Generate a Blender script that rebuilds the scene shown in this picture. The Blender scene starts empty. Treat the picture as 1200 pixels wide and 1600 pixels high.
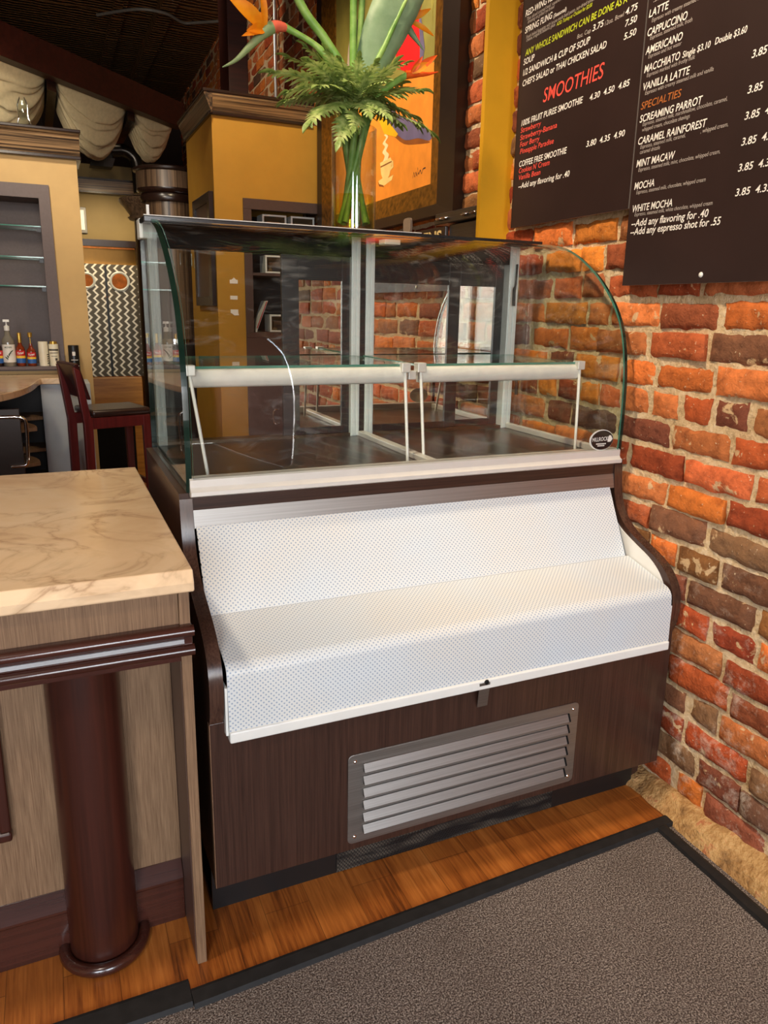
import bpy, bmesh, math, random
from mathutils import Vector, Matrix, noise
random.seed(7)
scene = bpy.context.scene
COL = scene.collection
PI = math.pi

def S(r, g=None, b=None):
    """sRGB 0-255 to linear rgba"""
    def f(c):
        c /= 255.0
        return c / 12.92 if c <= 0.04045 else ((c + 0.055) / 1.055) ** 2.4
    return (f(r), f(g), f(b), 1.0)

# ---------------------------------------------------------------- mesh collector
class G:
    def __init__(s):
        s.v = []; s.f = []; s.m = []; s.uv = {}
    def quad(s, a, b, c, d, m=0):
        n = len(s.v); s.v += [a, b, c, d]; s.f.append((n, n+1, n+2, n+3)); s.m.append(m)
    def poly(s, pts, m=0):
        n = len(s.v); s.v += list(pts); s.f.append(tuple(range(n, n+len(pts)))); s.m.append(m)
    def box(s, x0, x1, y0, y1, z0, z1, m=0):
        if x0 > x1: x0, x1 = x1, x0
        if y0 > y1: y0, y1 = y1, y0
        if z0 > z1: z0, z1 = z1, z0
        n = len(s.v)
        s.v += [(x0,y0,z0),(x1,y0,z0),(x1,y1,z0),(x0,y1,z0),(x0,y0,z1),(x1,y0,z1),(x1,y1,z1),(x0,y1,z1)]
        for q in ((0,3,2,1),(4,5,6,7),(0,1,5,4),(1,2,6,5),(2,3,7,6),(3,0,4,7)):
            s.f.append(tuple(n+i for i in q)); s.m.append(m)
        return s
    def prism(s, prof, a, b, axis='x', m=0, mside=None):
        """closed 2D profile swept from a to b along axis; x:(y,z) y:(x,z) z:(x,y)"""
        def P(p, t):
            return {'x': (t, p[0], p[1]), 'y': (p[0], t, p[1]), 'z': (p[0], p[1], t)}[axis]
        n = len(s.v); k = len(prof)
        s.v += [P(p, a) for p in prof] + [P(p, b) for p in prof]
        s.f.append(tuple(n+i for i in reversed(range(k)))); s.m.append(m)
        s.f.append(tuple(n+k+i for i in range(k))); s.m.append(m)
        for i in range(k):
            j = (i+1) % k
            s.f.append((n+i, n+j, n+k+j, n+k+i)); s.m.append(m if mside is None else mside(i))
        return s
    def sheet(s, prof, x0, x1, t, m=0, medge=None):
        """open (y,z) profile swept along x, given a thickness t, with metre UVs on all faces"""
        k = len(prof); nr = []
        for i in range(k):
            a = prof[max(i-1, 0)]; b = prof[min(i+1, k-1)]
            d = Vector((b[0]-a[0], b[1]-a[1])).normalized(); nr.append((-d.y, d.x))
        L = [0]
        for i in range(1, k): L.append(L[-1] + math.dist(prof[i], prof[i-1]))
        inn = [(p[0]+n_[0]*t, p[1]+n_[1]*t) for p, n_ in zip(prof, nr)]
        n = len(s.v)
        for pr in (prof, inn):
            for x in (x0, x1): s.v += [(x, p[0], p[1]) for p in pr]
        me = m if medge is None else medge
        for i in range(k-1):
            for base, fl in ((0, False), (2*k, True)):
                q = (n+base+i, n+base+k+i, n+base+k+i+1, n+base+i+1)
                u = ((x0, L[i]), (x1, L[i]), (x1, L[i+1]), (x0, L[i+1]))
                if fl: q = q[::-1]; u = u[::-1]
                s.uv[len(s.f)] = u; s.f.append(q); s.m.append(m)
            for e in (0, k):
                q = (n+e+i, n+e+i+1, n+2*k+e+i+1, n+2*k+e+i)
                s.f.append(q if e == 0 else q[::-1]); s.m.append(me)
        for i in (0, k-1):
            q = (n+i, n+k+i, n+3*k+i, n+2*k+i)
            s.f.append(q if i else q[::-1]); s.m.append(me)
        return s
    def tube(s, pts, r, seg=8, m=0, cap=True):
        pts = [Vector(p) for p in pts]; k = len(pts)
        rr = r if isinstance(r, (list, tuple)) else [r]*k
        n = len(s.v); up = None
        for i, p in enumerate(pts):
            d = (pts[min(i+1, k-1)] - pts[max(i-1, 0)]).normalized()
            if up is None:
                up = d.orthogonal().normalized()
            else:
                up = (up - d*up.dot(d))
                up = up.normalized() if up.length > 1e-6 else d.orthogonal().normalized()
            w = d.cross(up)
            for j in range(seg):
                a = 2*PI*j/seg
                s.v.append(tuple(p + (up*math.cos(a) + w*math.sin(a))*rr[i]))
        for i in range(k-1):
            for j in range(seg):
                j2 = (j+1) % seg
                s.f.append((n+i*seg+j, n+i*seg+j2, n+(i+1)*seg+j2, n+(i+1)*seg+j)); s.m.append(m)
        if cap:
            s.f.append(tuple(n+j for j in reversed(range(seg)))); s.m.append(m)
            s.f.append(tuple(n+(k-1)*seg+j for j in range(seg))); s.m.append(m)
        return s
    def lathe(s, prof, cx, cy, seg=32, m=0, a0=0.0, a1=2*PI, mat=None):
        full = abs(a1-a0-2*PI) < 1e-6
        n = len(s.v); k = len(prof); st = seg if full else seg+1
        for j in range(st):
            a = a0 + (a1-a0)*j/seg
            for r, z in prof: s.v.append((cx+r*math.cos(a), cy+r*math.sin(a), z))
        for j in range(seg):
            j2 = (j+1) % st
            for i in range(k-1):
                s.f.append((n+j*k+i, n+j2*k+i, n+j2*k+i+1, n+j*k+i+1)); s.m.append(m if mat is None else mat(i))
        return s
    def add(s, verts, faces, m=0, M=None):
        n = len(s.v)
        s.v += [tuple(M @ Vector(v)) if M is not None else tuple(v) for v in verts]
        for f in faces: s.f.append(tuple(n+i for i in f)); s.m.append(m)
        return s

def wpos(o):
    p = Vector((0, 0, 0))
    while o is not None:
        p += Vector(o.location); o = o.parent
    return p

def build(name, g, mats, parent=None, bevel=0.0, smooth=None, seg=2, local=False, weld=False, recalc=True):
    me = bpy.data.meshes.new(name)
    if isinstance(mats, bpy.types.Material): mats = [mats]
    off = wpos(parent) if (parent is not None and not local) else Vector((0, 0, 0))
    me.from_pydata([tuple(Vector(v)-off) for v in g.v], [], g.f)
    for m in mats: me.materials.append(m)
    for p, i in zip(me.polygons, g.m): p.material_index = i
    if g.uv:
        uvl = me.uv_layers.new(name='UVMap')
        for fi, us in g.uv.items():
            for li, u in zip(me.polygons[fi].loop_indices, us): uvl.data[li].uv = u
    bm = bmesh.new(); bm.from_mesh(me)
    if weld: bmesh.ops.remove_doubles(bm, verts=bm.verts, dist=1e-5)
    if recalc: bmesh.ops.recalc_face_normals(bm, faces=bm.faces)
    bm.to_mesh(me); bm.free()
    o = bpy.data.objects.new(name, me); COL.objects.link(o)
    if parent is not None: o.parent = parent
    if bevel:
        md = o.modifiers.new('bevel', 'BEVEL'); md.width = bevel; md.segments = seg; md.limit_method = 'ANGLE'; md.angle_limit = math.radians(40)
        md.harden_normals = False
    if smooth is not None:
        for p in me.polygons: p.use_smooth = True
        me.set_sharp_from_angle(angle=math.radians(smooth))
    return o

def root(name, loc, label, cat, group=None, rz=0.0):
    o = bpy.data.objects.new(name, None); COL.objects.link(o)
    o.location = loc; o.rotation_euler = (0, 0, rz); o.empty_display_size = 0.05
    o['label'] = label; o['category'] = cat
    if group: o['group'] = group
    return o

def tag(o, label, cat, group=None):
    o['label'] = label; o['category'] = cat
    if group: o['group'] = group
    return o

def struct(name, g, mats, **k):
    o = build(name, g, mats, **k); o['kind'] = 'structure'; return o

def dup(src, loc=None, label=None, rot=None, scale=None):
    r = src.copy(); COL.objects.link(r)
    if loc is not None: r.location = loc
    if rot is not None: r.rotation_euler = rot
    if scale is not None: r.scale = scale
    if label: r['label'] = label
    for ch in list(src.children):
        c = ch.copy(); COL.objects.link(c); c.parent = r
        for gch in ch.children:
            d = gch.copy(); COL.objects.link(d); d.parent = c
    return r

def spline(pts, n=6):
    """Catmull-Rom through points (any dimension)"""
    out = []; k = len(pts)
    for i in range(k-1):
        p0 = pts[max(i-1, 0)]; p1 = pts[i]; p2 = pts[i+1]; p3 = pts[min(i+2, k-1)]
        for j in range(n):
            t = j/n
            out.append(tuple(0.5*((2*b)+(-a+c)*t+(2*a-5*b+4*c-d)*t*t+(-a+3*b-3*c+d)*t**3) for a, b, c, d in zip(p0, p1, p2, p3)))
    out.append(tuple(pts[-1])); return out

# ---------------------------------------------------------------- materials
class NT:
    def __init__(s, name):
        s.mat = bpy.data.materials.new(name); s.mat.use_nodes = True
        s.t = s.mat.node_tree; s.t.nodes.clear()
        s.out = s.n('ShaderNodeOutputMaterial')
    def n(s, typ, **kw):
        nd = s.t.nodes.new(typ)
        for k, v in kw.items():
            if k.startswith('_'): setattr(nd, k[1:], v)
        return nd
    def set(s, nd, **kw):
        for k, v in kw.items():
            nd.inputs[k.replace('_', ' ')].default_value = v
        return nd
    def l(s, a, b): s.t.links.new(a, b)
    def coord(s, kind='Object', scale=(1, 1, 1), rot=(0, 0, 0)):
        c = s.n('ShaderNodeTexCoord'); mp = s.n('ShaderNodeMapping')
        mp.inputs['Scale'].default_value = scale; mp.inputs['Rotation'].default_value = rot
        s.l(c.outputs[kind], mp.inputs['Vector']); return mp.outputs['Vector']
    def noise(s, vec, scale=5, detail=4, rough=0.55, dist=0.0):
        nd = s.n('ShaderNodeTexNoise')
        nd.inputs['Scale'].default_value = scale; nd.inputs['Detail'].default_value = detail
        nd.inputs['Roughness'].default_value = rough; nd.inputs['Distortion'].default_value = dist
        if vec is not None: s.l(vec, nd.inputs['Vector'])
        return nd.outputs['Fac']
    def ramp(s, fac, stops, interp='LINEAR'):
        nd = s.n('ShaderNodeValToRGB'); cr = nd.color_ramp; cr.interpolation = interp
        while len(cr.elements) < len(stops): cr.elements.new(0.5)
        for e, (p, c) in zip(cr.elements, stops): e.position = p; e.color = c if len(c) == 4 else (*c, 1)
        s.l(fac, nd.inputs['Fac']); return nd.outputs['Color']
    def mix(s, a, b, fac, mode='MIX'):
        nd = s.n('ShaderNodeMix'); nd.data_type = 'RGBA'; nd.blend_type = mode
        for inp, v in ((nd.inputs[0], fac), (nd.inputs[6], a), (nd.inputs[7], b)):
            if isinstance(v, (int, float, tuple)): inp.default_value = v
            else: s.l(v, inp)
        return nd.outputs[2]
    def math(s, op, a, b=None, c=None):
        nd = s.n('ShaderNodeMath'); nd.operation = op
        for i, v in enumerate((a, b, c)):
            if v is None: continue
            if isinstance(v, (int, float)): nd.inputs[i].default_value = v
            else: s.l(v, nd.inputs[i])
        return nd.outputs[0]
    def pbsdf(s, color, rough=0.5, metal=0.0, spec=0.5, bump=None, bstr=0.2, bdist=0.01, coat=0.0):
        p = s.n('ShaderNodeBsdfPrincipled')
        for k, v in (('Base Color', color), ('Roughness', rough), ('Metallic', metal), ('Specular IOR Level', spec), ('Coat Weight', coat)):
            if isinstance(v, (int, float, tuple)): p.inputs[k].default_value = v
            else: s.l(v, p.inputs[k])
        if bump is not None:
            b = s.n('ShaderNodeBump'); b.inputs['Strength'].default_value = bstr; b.inputs['Distance'].default_value = bdist
            s.l(bump, b.inputs['Height']); s.l(b.outputs['Normal'], p.inputs['Normal'])
        s.l(p.outputs[0], s.out.inputs['Surface']); return p

def simple(name, col, rough=0.5, metal=0.0, spec=0.5, var=0.06, scale=14, coat=0.0):
    t = NT(name)
    v = t.coord()
    n = t.noise(v, scale, 3)
    a = tuple(c*(1-var) for c in col[:3]) + (1,); b = tuple(min(1, c*(1+var)) for c in col[:3]) + (1,)
    t.pbsdf(t.ramp(n, [(0.3, a), (0.7, b)]), rough, metal, spec, coat=coat)
    return t.mat

def grain(name, dark, light, axis='z', fine=260, along=3.0, rough=0.35, spec=0.5, contrast=(0.32, 0.68), broad=0.25, coat=0.0, bstr=0.03):
    """wood veneer with streaks that run along one axis"""
    t = NT(name)
    sc = {'x': (along, fine, fine), 'y': (fine, along, fine), 'z': (fine, fine, along)}[axis]
    v = t.coord(scale=sc)
    n1 = t.noise(v, 1.0, 5, 0.65)
    v2 = t.coord(scale=tuple(q*0.12 for q in sc))
    n2 = t.noise(v2, 1.0, 3, 0.6)
    f = t.math('ADD', t.math('MULTIPLY', n1, 1-broad), t.math('MULTIPLY', n2, broad))
    c = t.ramp(f, [(contrast[0], dark), (contrast[1], light)])
    t.pbsdf(c, rough, 0.0, spec, bump=n1, bstr=bstr, bdist=0.002, coat=coat)
    return t.mat

def metal(name, col, rough=0.3, axis='x', aniso=True, var=0.12):
    t = NT(name)
    sc = {'x': (2, 300, 300), 'z': (300, 300, 2), 'y': (300, 2, 300)}[axis]
    n = t.noise(t.coord(scale=sc), 1.0, 3)
    a = tuple(c*(1-var) for c in col[:3]) + (1,); b = tuple(min(1, c*(1+var)) for c in col[:3]) + (1,)
    r = t.math('ADD', t.math('MULTIPLY', n, 0.15), rough-0.07)
    t.pbsdf(t.ramp(n, [(0.3, a), (0.7, b)]), r, 1.0, bump=n, bstr=0.02, bdist=0.001)
    return t.mat

def glass(name, tint=(0.97, 0.985, 0.975), f0=0.04, edge=0.9, smudge=True, rough=0.0, power=5.0):
    """clear sheet glass: lets light straight through, mirrors by Fresnel"""
    t = NT(name)
    tr = t.n('ShaderNodeBsdfTransparent'); tr.inputs['Color'].default_value = (*tint, 1)
    gl = t.n('ShaderNodeBsdfGlossy'); gl.inputs['Roughness'].default_value = rough; gl.inputs['Color'].default_value = (1, 1, 1, 1)
    lw = t.n('ShaderNodeLayerWeight'); lw.inputs['Blend'].default_value = 0.5
    mx = t.n('ShaderNodeMixShader')
    fac = t.math('ADD', f0, t.math('MULTIPLY', t.math('POWER', lw.outputs['Facing'], power), 0.75))
    t.l(fac, mx.inputs[0]); t.l(tr.outputs[0], mx.inputs[1]); t.l(gl.outputs[0], mx.inputs[2])
    last = mx.outputs[0]
    if smudge:
        df = t.n('ShaderNodeBsdfDiffuse'); df.inputs['Color'].default_value = (0.8, 0.8, 0.8, 1)
        v = t.coord(scale=(3, 3, 10), rot=(0.3, 0.6, 0.2))
        n1 = t.noise(v, 2.2, 6, 0.7, 1.2)
        fm = t.ramp(n1, [(0.55, (0, 0, 0, 1)), (0.8, (0.07, 0.07, 0.07, 1))])
        m2 = t.n('ShaderNodeMixShader'); t.l(fm, m2.inputs[0]); t.l(last, m2.inputs[1]); t.l(df.outputs[0], m2.inputs[2]); last = m2.outputs[0]
    t.l(last, t.out.inputs['Surface'])
    return t.mat

M = {}
M['wenge'] = grain('wenge_laminate', S(38, 23, 18), S(78, 52, 42), 'z', 330, 5.0, 0.30, 0.5, (0.3, 0.72))
M['wenge_x'] = grain('wenge_laminate_cross', S(38, 23, 18), S(72, 48, 38), 'x', 330, 5.0, 0.30)
M['wenge_edge'] = grain('wenge_edge_band', S(44, 27, 22), S(84, 58, 46), 'z', 200, 4.0, 0.22, 0.6)
M['tan_veneer'] = grain('tan_brown_veneer', S(98, 72, 52), S(148, 117, 89), 'z', 420, 9.0, 0.45, 0.35, (0.3, 0.7), 0.06)
M['mahogany'] = grain('mahogany_stain', S(36, 15, 10), S(76, 35, 25), 'z', 90, 2.0, 0.30, 0.6, (0.28, 0.72), 0.5, 0.0)
M['mahogany_x'] = grain('mahogany_stain_cross', S(38, 17, 13), S(78, 40, 31), 'x', 90, 2.0, 0.22, 0.6, (0.28, 0.72), 0.5, 0.3)
M['mahogany_dark'] = grain('dark_mahogany_beam', S(34, 12, 9), S(62, 24, 17), 'x', 40, 2.0, 0.45, 0.3)
M['stool_wood'] = grain('red_mahogany_stool', S(72, 18, 18), S(112, 34, 32), 'z', 60, 2.0, 0.35, 0.5)
M['stool_back'] = grain('dark_red_stool_back', S(38, 8, 8), S(62, 16, 14), 'z', 60, 2.0, 0.35, 0.4)
M['zebra_x'] = grain('zebrano_cornice', S(34, 22, 16), S(160, 128, 92), 'x', 70, 0.8, 0.30, 0.5, (0.42, 0.62), 0.15)
M['zebra_y'] = grain('zebrano_cornice_side', S(34, 22, 16), S(120, 92, 66), 'y', 70, 0.8, 0.30, 0.5, (0.42, 0.62), 0.15)
M['zebra_z'] = grain('zebrano_column', S(40, 27, 20), S(130, 104, 80), 'z', 60, 0.8, 0.32, 0.5, (0.38, 0.66), 0.25)
M['dark_trim'] = simple('black_brown_moulding', S(36, 22, 18), 0.25, 0, 0.5)
M['stainless'] = metal('brushed_stainless', (0.34, 0.322, 0.302), 0.46, 'x')
M['stainless_dark'] = metal('worn_stainless_deck', (0.20, 0.18, 0.165), 0.32, 'y')
M['stainless_mid'] = metal('vent_stainless', (0.37, 0.35, 0.33), 0.44, 'x')
M['alu'] = simple('satin_aluminium', S(214, 210, 204), 0.38, 0.25, 0.5, 0.03, 20)
M['alu_z'] = simple('satin_aluminium_post', S(216, 220, 216), 0.4, 0.12, 0.5, 0.03, 20)
M['chrome'] = metal('chrome', (0.8, 0.8, 0.8), 0.10, 'x', var=0.02)
M['white_paint'] = simple('white_enamel', S(226, 224, 218), 0.35, 0, 0.5, 0.03)
M['white_bar'] = simple('white_plastic_light_bar', S(214, 210, 202), 0.45, 0, 0.4, 0.05, 30)
M['black_metal'] = simple('black_painted_metal', S(26, 25, 25), 0.35, 0, 0.5, 0.1)
M['black_matte'] = simple('black_matte', S(14, 13, 13), 0.7, 0, 0.2, 0.1)
M['black_rubber'] = simple('black_rubber', S(30, 28, 28), 0.55, 0, 0.35, 0.25, 40)
M['mirror'] = simple('tinted_mirror_glass', (0.70, 0.66, 0.60, 1), 0.01, 1.0, 0.5, 0.02)
M['glass'] = glass('clear_case_glass')
M['glass_plain'] = glass('clear_glass', (0.95, 0.98, 0.965), smudge=False)
M['vase_glass'] = glass('vase_glass', (0.90, 0.925, 0.91), 0.06, smudge=False, power=2.6)
M['glass_edge'] = simple('green_glass_edge', S(18, 38, 30), 0.08, 0, 0.6, 0.15, 20)
M['glass_edge_light'] = simple('pale_green_glass_edge', S(70, 128, 112), 0.08, 0, 0.6, 0.15, 20)
M['white'] = simple('white_ink', S(232, 228, 222), 0.6, 0, 0.3, 0.02)
M['grey_ink'] = simple('grey_ink', S(176, 166, 160), 0.6, 0, 0.3, 0.02)
M['red_ink'] = simple('coral_red_ink', S(232, 84, 72), 0.6, 0, 0.3, 0.02)
M['orange_ink'] = simple('brown_orange_ink', S(176, 104, 50), 0.6, 0, 0.3, 0.02)
M['lime_ink'] = simple('lime_ink', S(190, 200, 50), 0.6, 0, 0.3, 0.02)
M['board'] = simple('dark_brown_menu_board', S(44, 29, 27), 0.55, 0, 0.2, 0.10, 6)
M['board_edge'] = simple('grey_board_edge', S(170, 160, 150), 0.5, 0, 0.4)
M['mustard'] = simple('mustard_yellow_paint', S(206, 150, 24), 0.55, 0, 0.3, 0.05, 8)
M['ochre'] = simple('ochre_yellow_paint', S(176, 130, 44), 0.6, 0, 0.3, 0.05, 8)
M['tan_wall'] = simple('tan_yellow_paint', S(196, 162, 108), 0.6, 0, 0.3, 0.06, 5)
M['olive_wall'] = simple('olive_beige_paint', S(124, 104, 62), 0.6, 0, 0.3, 0.06, 5)
M['taupe'] = simple('taupe_laminate', S(96, 82, 80), 0.5, 0, 0.4, 0.07, 60)
M['brown_frame'] = simple('brown_laminate', S(74, 56, 50), 0.45, 0, 0.4, 0.07, 60)
M['pale_panel'] = simple('pale_grey_panel', S(180, 184, 188), 0.5, 0, 0.3, 0.04)
M['leather'] = simple('dark_brown_leatherette', S(46, 30, 26), 0.28, 0, 0.5, 0.1, 30)
M['golden_oak'] = grain('golden_oak_panel', S(150, 92, 26), S(206, 142, 58), 'x', 30, 3.0, 0.35, 0.5)
M['canvas_fabric'] = simple('cream_canvas_fabric', S(206, 190, 152), 0.85, 0, 0.2, 0.08, 40)
M['dark_duct'] = simple('dark_duct_metal', S(58, 54, 50), 0.25, 0.8, 0.5, 0.15)
M['conduit'] = metal('galvanised_conduit', (0.6, 0.6, 0.6), 0.35, 'z')
M['cable'] = simple('grey_cable', S(96, 92, 86), 0.5)

def make_marble(name):
    t = NT(name)
    v = t.coord(scale=(1, 1, 1))
    w = t.noise(v, 2.0, 6, 0.6, 0.6)
    nd = t.n('ShaderNodeTexNoise'); nd.inputs['Scale'].default_value = 2.6; nd.inputs['Detail'].default_value = 8; nd.inputs['Distortion'].default_value = 2.2
    t.l(v, nd.inputs['Vector'])
    vein = t.math('ABSOLUTE', t.math('SUBTRACT', nd.outputs['Fac'], 0.5))
    vm = t.ramp(vein, [(0.0, (1, 1, 1, 1)), (0.012, (0.45, 0.45, 0.45, 1)), (0.05, (0, 0, 0, 1))])
    msk = t.noise(v, 3.1, 3)
    vm2 = t.math('MULTIPLY', vm, t.ramp(msk, [(0.35, (0, 0, 0, 1)), (0.65, (1, 1, 1, 1))]))
    base = t.ramp(w, [(0.25, S(212, 174, 132)), (0.5, S(232, 198, 158)), (0.75, S(240, 214, 180))])
    c = t.mix(base, S(146, 104, 70), t.math('MULTIPLY', vm2, 0.7))
    t.pbsdf(c, 0.22, 0, 0.5, coat=0.15)
    return t.mat
M['marble'] = make_marble('cream_marble')

def make_perf():
    t = NT('perforated_white_steel')
    c = t.n('ShaderNodeTexCoord'); p = 0.0122
    outs = []
    for off in (0.0, 0.5):
        a = t.n('ShaderNodeVectorMath'); a.operation = 'SCALE'; a.inputs['Scale'].default_value = 1/p
        t.l(c.outputs['UV'], a.inputs[0])
        b = t.n('ShaderNodeVectorMath'); b.operation = 'ADD'; b.inputs[1].default_value = (off, off, 0); t.l(a.outputs[0], b.inputs[0])
        f = t.n('ShaderNodeVectorMath'); f.operation = 'FRACTION'; t.l(b.outputs[0], f.inputs[0])
        d = t.n('ShaderNodeVectorMath'); d.operation = 'DISTANCE'; d.inputs[1].default_value = (0.5, 0.5, 0); t.l(f.outputs[0], d.inputs[0])
        outs.append(d.outputs['Value'])
    dist = t.math('MINIMUM', outs[0], outs[1])
    m = t.ramp(dist, [(0.15, (1, 1, 1, 1)), (0.20, (0, 0, 0, 1))])
    st = t.noise(t.coord(), 3.0, 5)
    base = t.ramp(st, [(0.35, S(210, 216, 220)), (0.75, S(218, 214, 206))])
    col = t.mix(base, S(150, 164, 182), m)
    t.pbsdf(col, 0.33, 0, 0.5)
    return t.mat
M['perf'] = make_perf()

def make_meshvent():
    t = NT('black_hex_mesh')
    c0 = t.n('ShaderNodeTexCoord'); sp = t.n('ShaderNodeSeparateXYZ'); t.l(c0.outputs['Object'], sp.inputs[0])
    ds = []
    for off in (0.0, 0.5):
        fx = t.math('SUBTRACT', t.math('FRACT', t.math('ADD', t.math('MULTIPLY', sp.outputs['X'], 1/0.0095), off)), 0.5)
        fz = t.math('SUBTRACT', t.math('FRACT', t.math('ADD', t.math('MULTIPLY', sp.outputs['Z'], 1/0.0125), off)), 0.5)
        ds.append(t.math('SQRT', t.math('ADD', t.math('MULTIPLY', fx, fx), t.math('MULTIPLY', t.math('MULTIPLY', fz, fz), 1.7))))
    hole = t.ramp(t.math('MINIMUM', ds[0], ds[1]), [(0.32, (1, 1, 1, 1)), (0.38, (0, 0, 0, 1))])
    fin = t.noise(t.coord(scale=(7, 1, 42)), 1.0, 2)
    c = t.mix(S(24, 23, 23), t.ramp(fin, [(0.45, S(4, 4, 4)), (0.64, S(80, 72, 62))]), hole)
    t.pbsdf(c, 0.5, 0, 0.4, bump=t.math('SUBTRACT', 1.0, hole), bstr=0.4, bdist=0.003)
    return t.mat
M['mesh_vent'] = make_meshvent()

def make_carpet():
    t = NT('speckled_grey_brown_carpet')
    v = t.coord()
    n1 = t.noise(v, 260, 2, 0.6); n2 = t.noise(v, 420, 1, 0.5); n3 = t.noise(v, 2.5, 3)
    c = t.ramp(n1, [(0.36, S(58, 49, 46)), (0.5, S(108, 96, 90)), (0.64, S(172, 160, 151))])
    c = t.mix(c, S(70, 58, 52), t.math('MULTIPLY', t.ramp(n3, [(0.4, (0, 0, 0, 1)), (0.7, (1, 1, 1, 1))]), 0.25))
    t.pbsdf(c, 0.95, 0, 0.1, bump=n1, bstr=0.8, bdist=0.006)
    return t.mat
M['carpet'] = make_carpet()

def make_woodfloor():
    t = NT('orange_brown_plank_floor')
    v = t.coord(rot=(0, 0, PI/2))
    br = t.n('ShaderNodeTexBrick'); br.offset = 0.37
    t.set(br, Scale=1.0, Mortar_Size=0.0014, Mortar_Smooth=0.3, Bias=0.0, Brick_Width=1.9, Row_Height=0.118)
    br.inputs['Color1'].default_value = (0.1, 0.1, 0.1, 1); br.inputs['Color2'].default_value = (0.9, 0.9, 0.9, 1); br.inputs['Mortar'].default_value = (0.5, 0.5, 0.5, 1)
    t.l(v, br.inputs['Vector'])
    g1 = t.noise(t.coord(scale=(130, 5, 1)), 1.0, 6, 0.65, 0.3)
    g2 = t.noise(t.coord(scale=(14, 2.0, 1)), 1.0, 4, 0.6, 0.8)
    f = t.math('ADD', t.math('MULTIPLY', g1, 0.5), t.math('MULTIPLY', g2, 0.5))
    f = t.math('ADD', f, t.math('MULTIPLY', t.math('SUBTRACT', br.outputs['Color'], 0.5), 0.16))
    c = t.ramp(f, [(0.32, S(74, 36, 14)), (0.45, S(146, 80, 31)), (0.6, S(182, 108, 46)), (0.75, S(202, 136, 72))])
    c = t.mix(c, S(40, 18, 8), t.math('MULTIPLY', br.outputs['Fac'], 0.45))
    sc = t.noise(t.coord(scale=(9, 3, 1)), 2.0, 8, 0.8)
    c = t.mix(c, S(214, 176, 130), t.math('MULTIPLY', t.ramp(sc, [(0.66, (0, 0, 0, 1)), (0.72, (1, 1, 1, 1))]), 0.35))
    t.pbsdf(c, 0.34, 0, 0.45, bump=g1, bstr=0.06, bdist=0.003)
    return t.mat
M['woodfloor'] = make_woodfloor()

def make_brick():
    t = NT('old_red_brick')
    at = t.n('ShaderNodeAttribute'); at.attribute_name = 'Col'
    v = t.coord()
    n1 = t.noise(v, 26, 6, 0.65); n2 = t.noise(v, 90, 4, 0.6); n3 = t.noise(v, 7, 5, 0.6)
    c = t.mix(at.outputs['Color'], t.ramp(n1, [(0.3, (0.42, 0.36, 0.34, 1)), (0.5, (1, 1, 1, 1)), (0.72, (1.35, 1.3, 1.2, 1))]), 0.75, 'MULTIPLY')
    n4 = t.noise(v, 17, 4, 0.55, 0.4)
    smear = t.ramp(t.math('ADD', t.math('MULTIPLY', n3, 0.35), t.math('MULTIPLY', n4, 0.65)), [(0.60, (0, 0, 0, 1)), (0.625, (1, 1, 1, 1))])
    c = t.mix(c, S(204, 172, 130), t.math('MULTIPLY', smear, 0.85))
    wf = t.ramp(n2, [(0.66, (0, 0, 0, 1)), (0.70, (1, 1, 1, 1))])
    c = t.mix(c, S(228, 206, 172), t.math('MULTIPLY', wf, 0.6))
    sp = t.n('ShaderNodeSeparateXYZ'); t.l(v, sp.inputs[0])
    low = t.ramp(sp.outputs['Z'], [(0.0, (1, 1, 1, 1)), (0.55, (0.8, 0.8, 0.8, 1)), (0.95, (0, 0, 0, 1))])
    n5 = t.noise(v, 11, 7, 0.75)
    eff = t.math('MULTIPLY', t.ramp(n5, [(0.52, (0, 0, 0, 1)), (0.66, (1, 1, 1, 1))]), low)
    c = t.mix(c, S(216, 202, 184), t.math('MULTIPLY', eff, 0.55))
    h = t.math('ADD', t.math('MULTIPLY', n1, 0.6), t.math('MULTIPLY', n2, 0.4))
    t.pbsdf(c, 0.85, 0, 0.2, bump=h, bstr=0.75, bdist=0.014)
    return t.mat
M['brick'] = make_brick()
def make_mortar():
    t = NT('sandy_lime_mortar')
    v = t.coord()
    n1 = t.noise(v, 70, 5, 0.7); n2 = t.noise(v, 6, 4)
    c = t.ramp(t.math('ADD', t.math('MULTIPLY', n1, 0.6), t.math('MULTIPLY', n2, 0.4)), [(0.3, S(172, 140, 100)), (0.48, S(218, 188, 146)), (0.7, S(242, 222, 190))])
    t.pbsdf(c, 0.95, 0, 0.1, bump=n1, bstr=0.9, bdist=0.012)
    return t.mat
M['mortar'] = make_mortar()

def make_tin():
    t = NT('dark_pressed_tin')
    v = t.coord(scale=(1, 1, 1))
    w = t.n('ShaderNodeTexWave'); w.wave_type = 'RINGS'; w.inputs['Scale'].default_value = 3.0; w.inputs['Distortion'].default_value = 4.0; w.inputs['Detail'].default_value = 4
    c = t.n('ShaderNodeVectorMath'); c.operation = 'FRACTION'; t.l(t.coord(scale=(1.6, 1.6, 0)), c.inputs[0])
    d = t.n('ShaderNodeVectorMath'); d.operation = 'SUBTRACT'; d.inputs[1].default_value = (0.5, 0.5, 0); t.l(c.outputs[0], d.inputs[0])
    t.l(d.outputs[0], w.inputs['Vector'])
    t.pbsdf(t.ramp(w.outputs['Fac'], [(0.2, S(46, 30, 20)), (0.8, S(140, 104, 64))]), 0.4, 0.2, 0.5, bump=w.outputs['Fac'], bstr=0.8, bdist=0.02)
    return t.mat
M['tin'] = make_tin()

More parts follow.
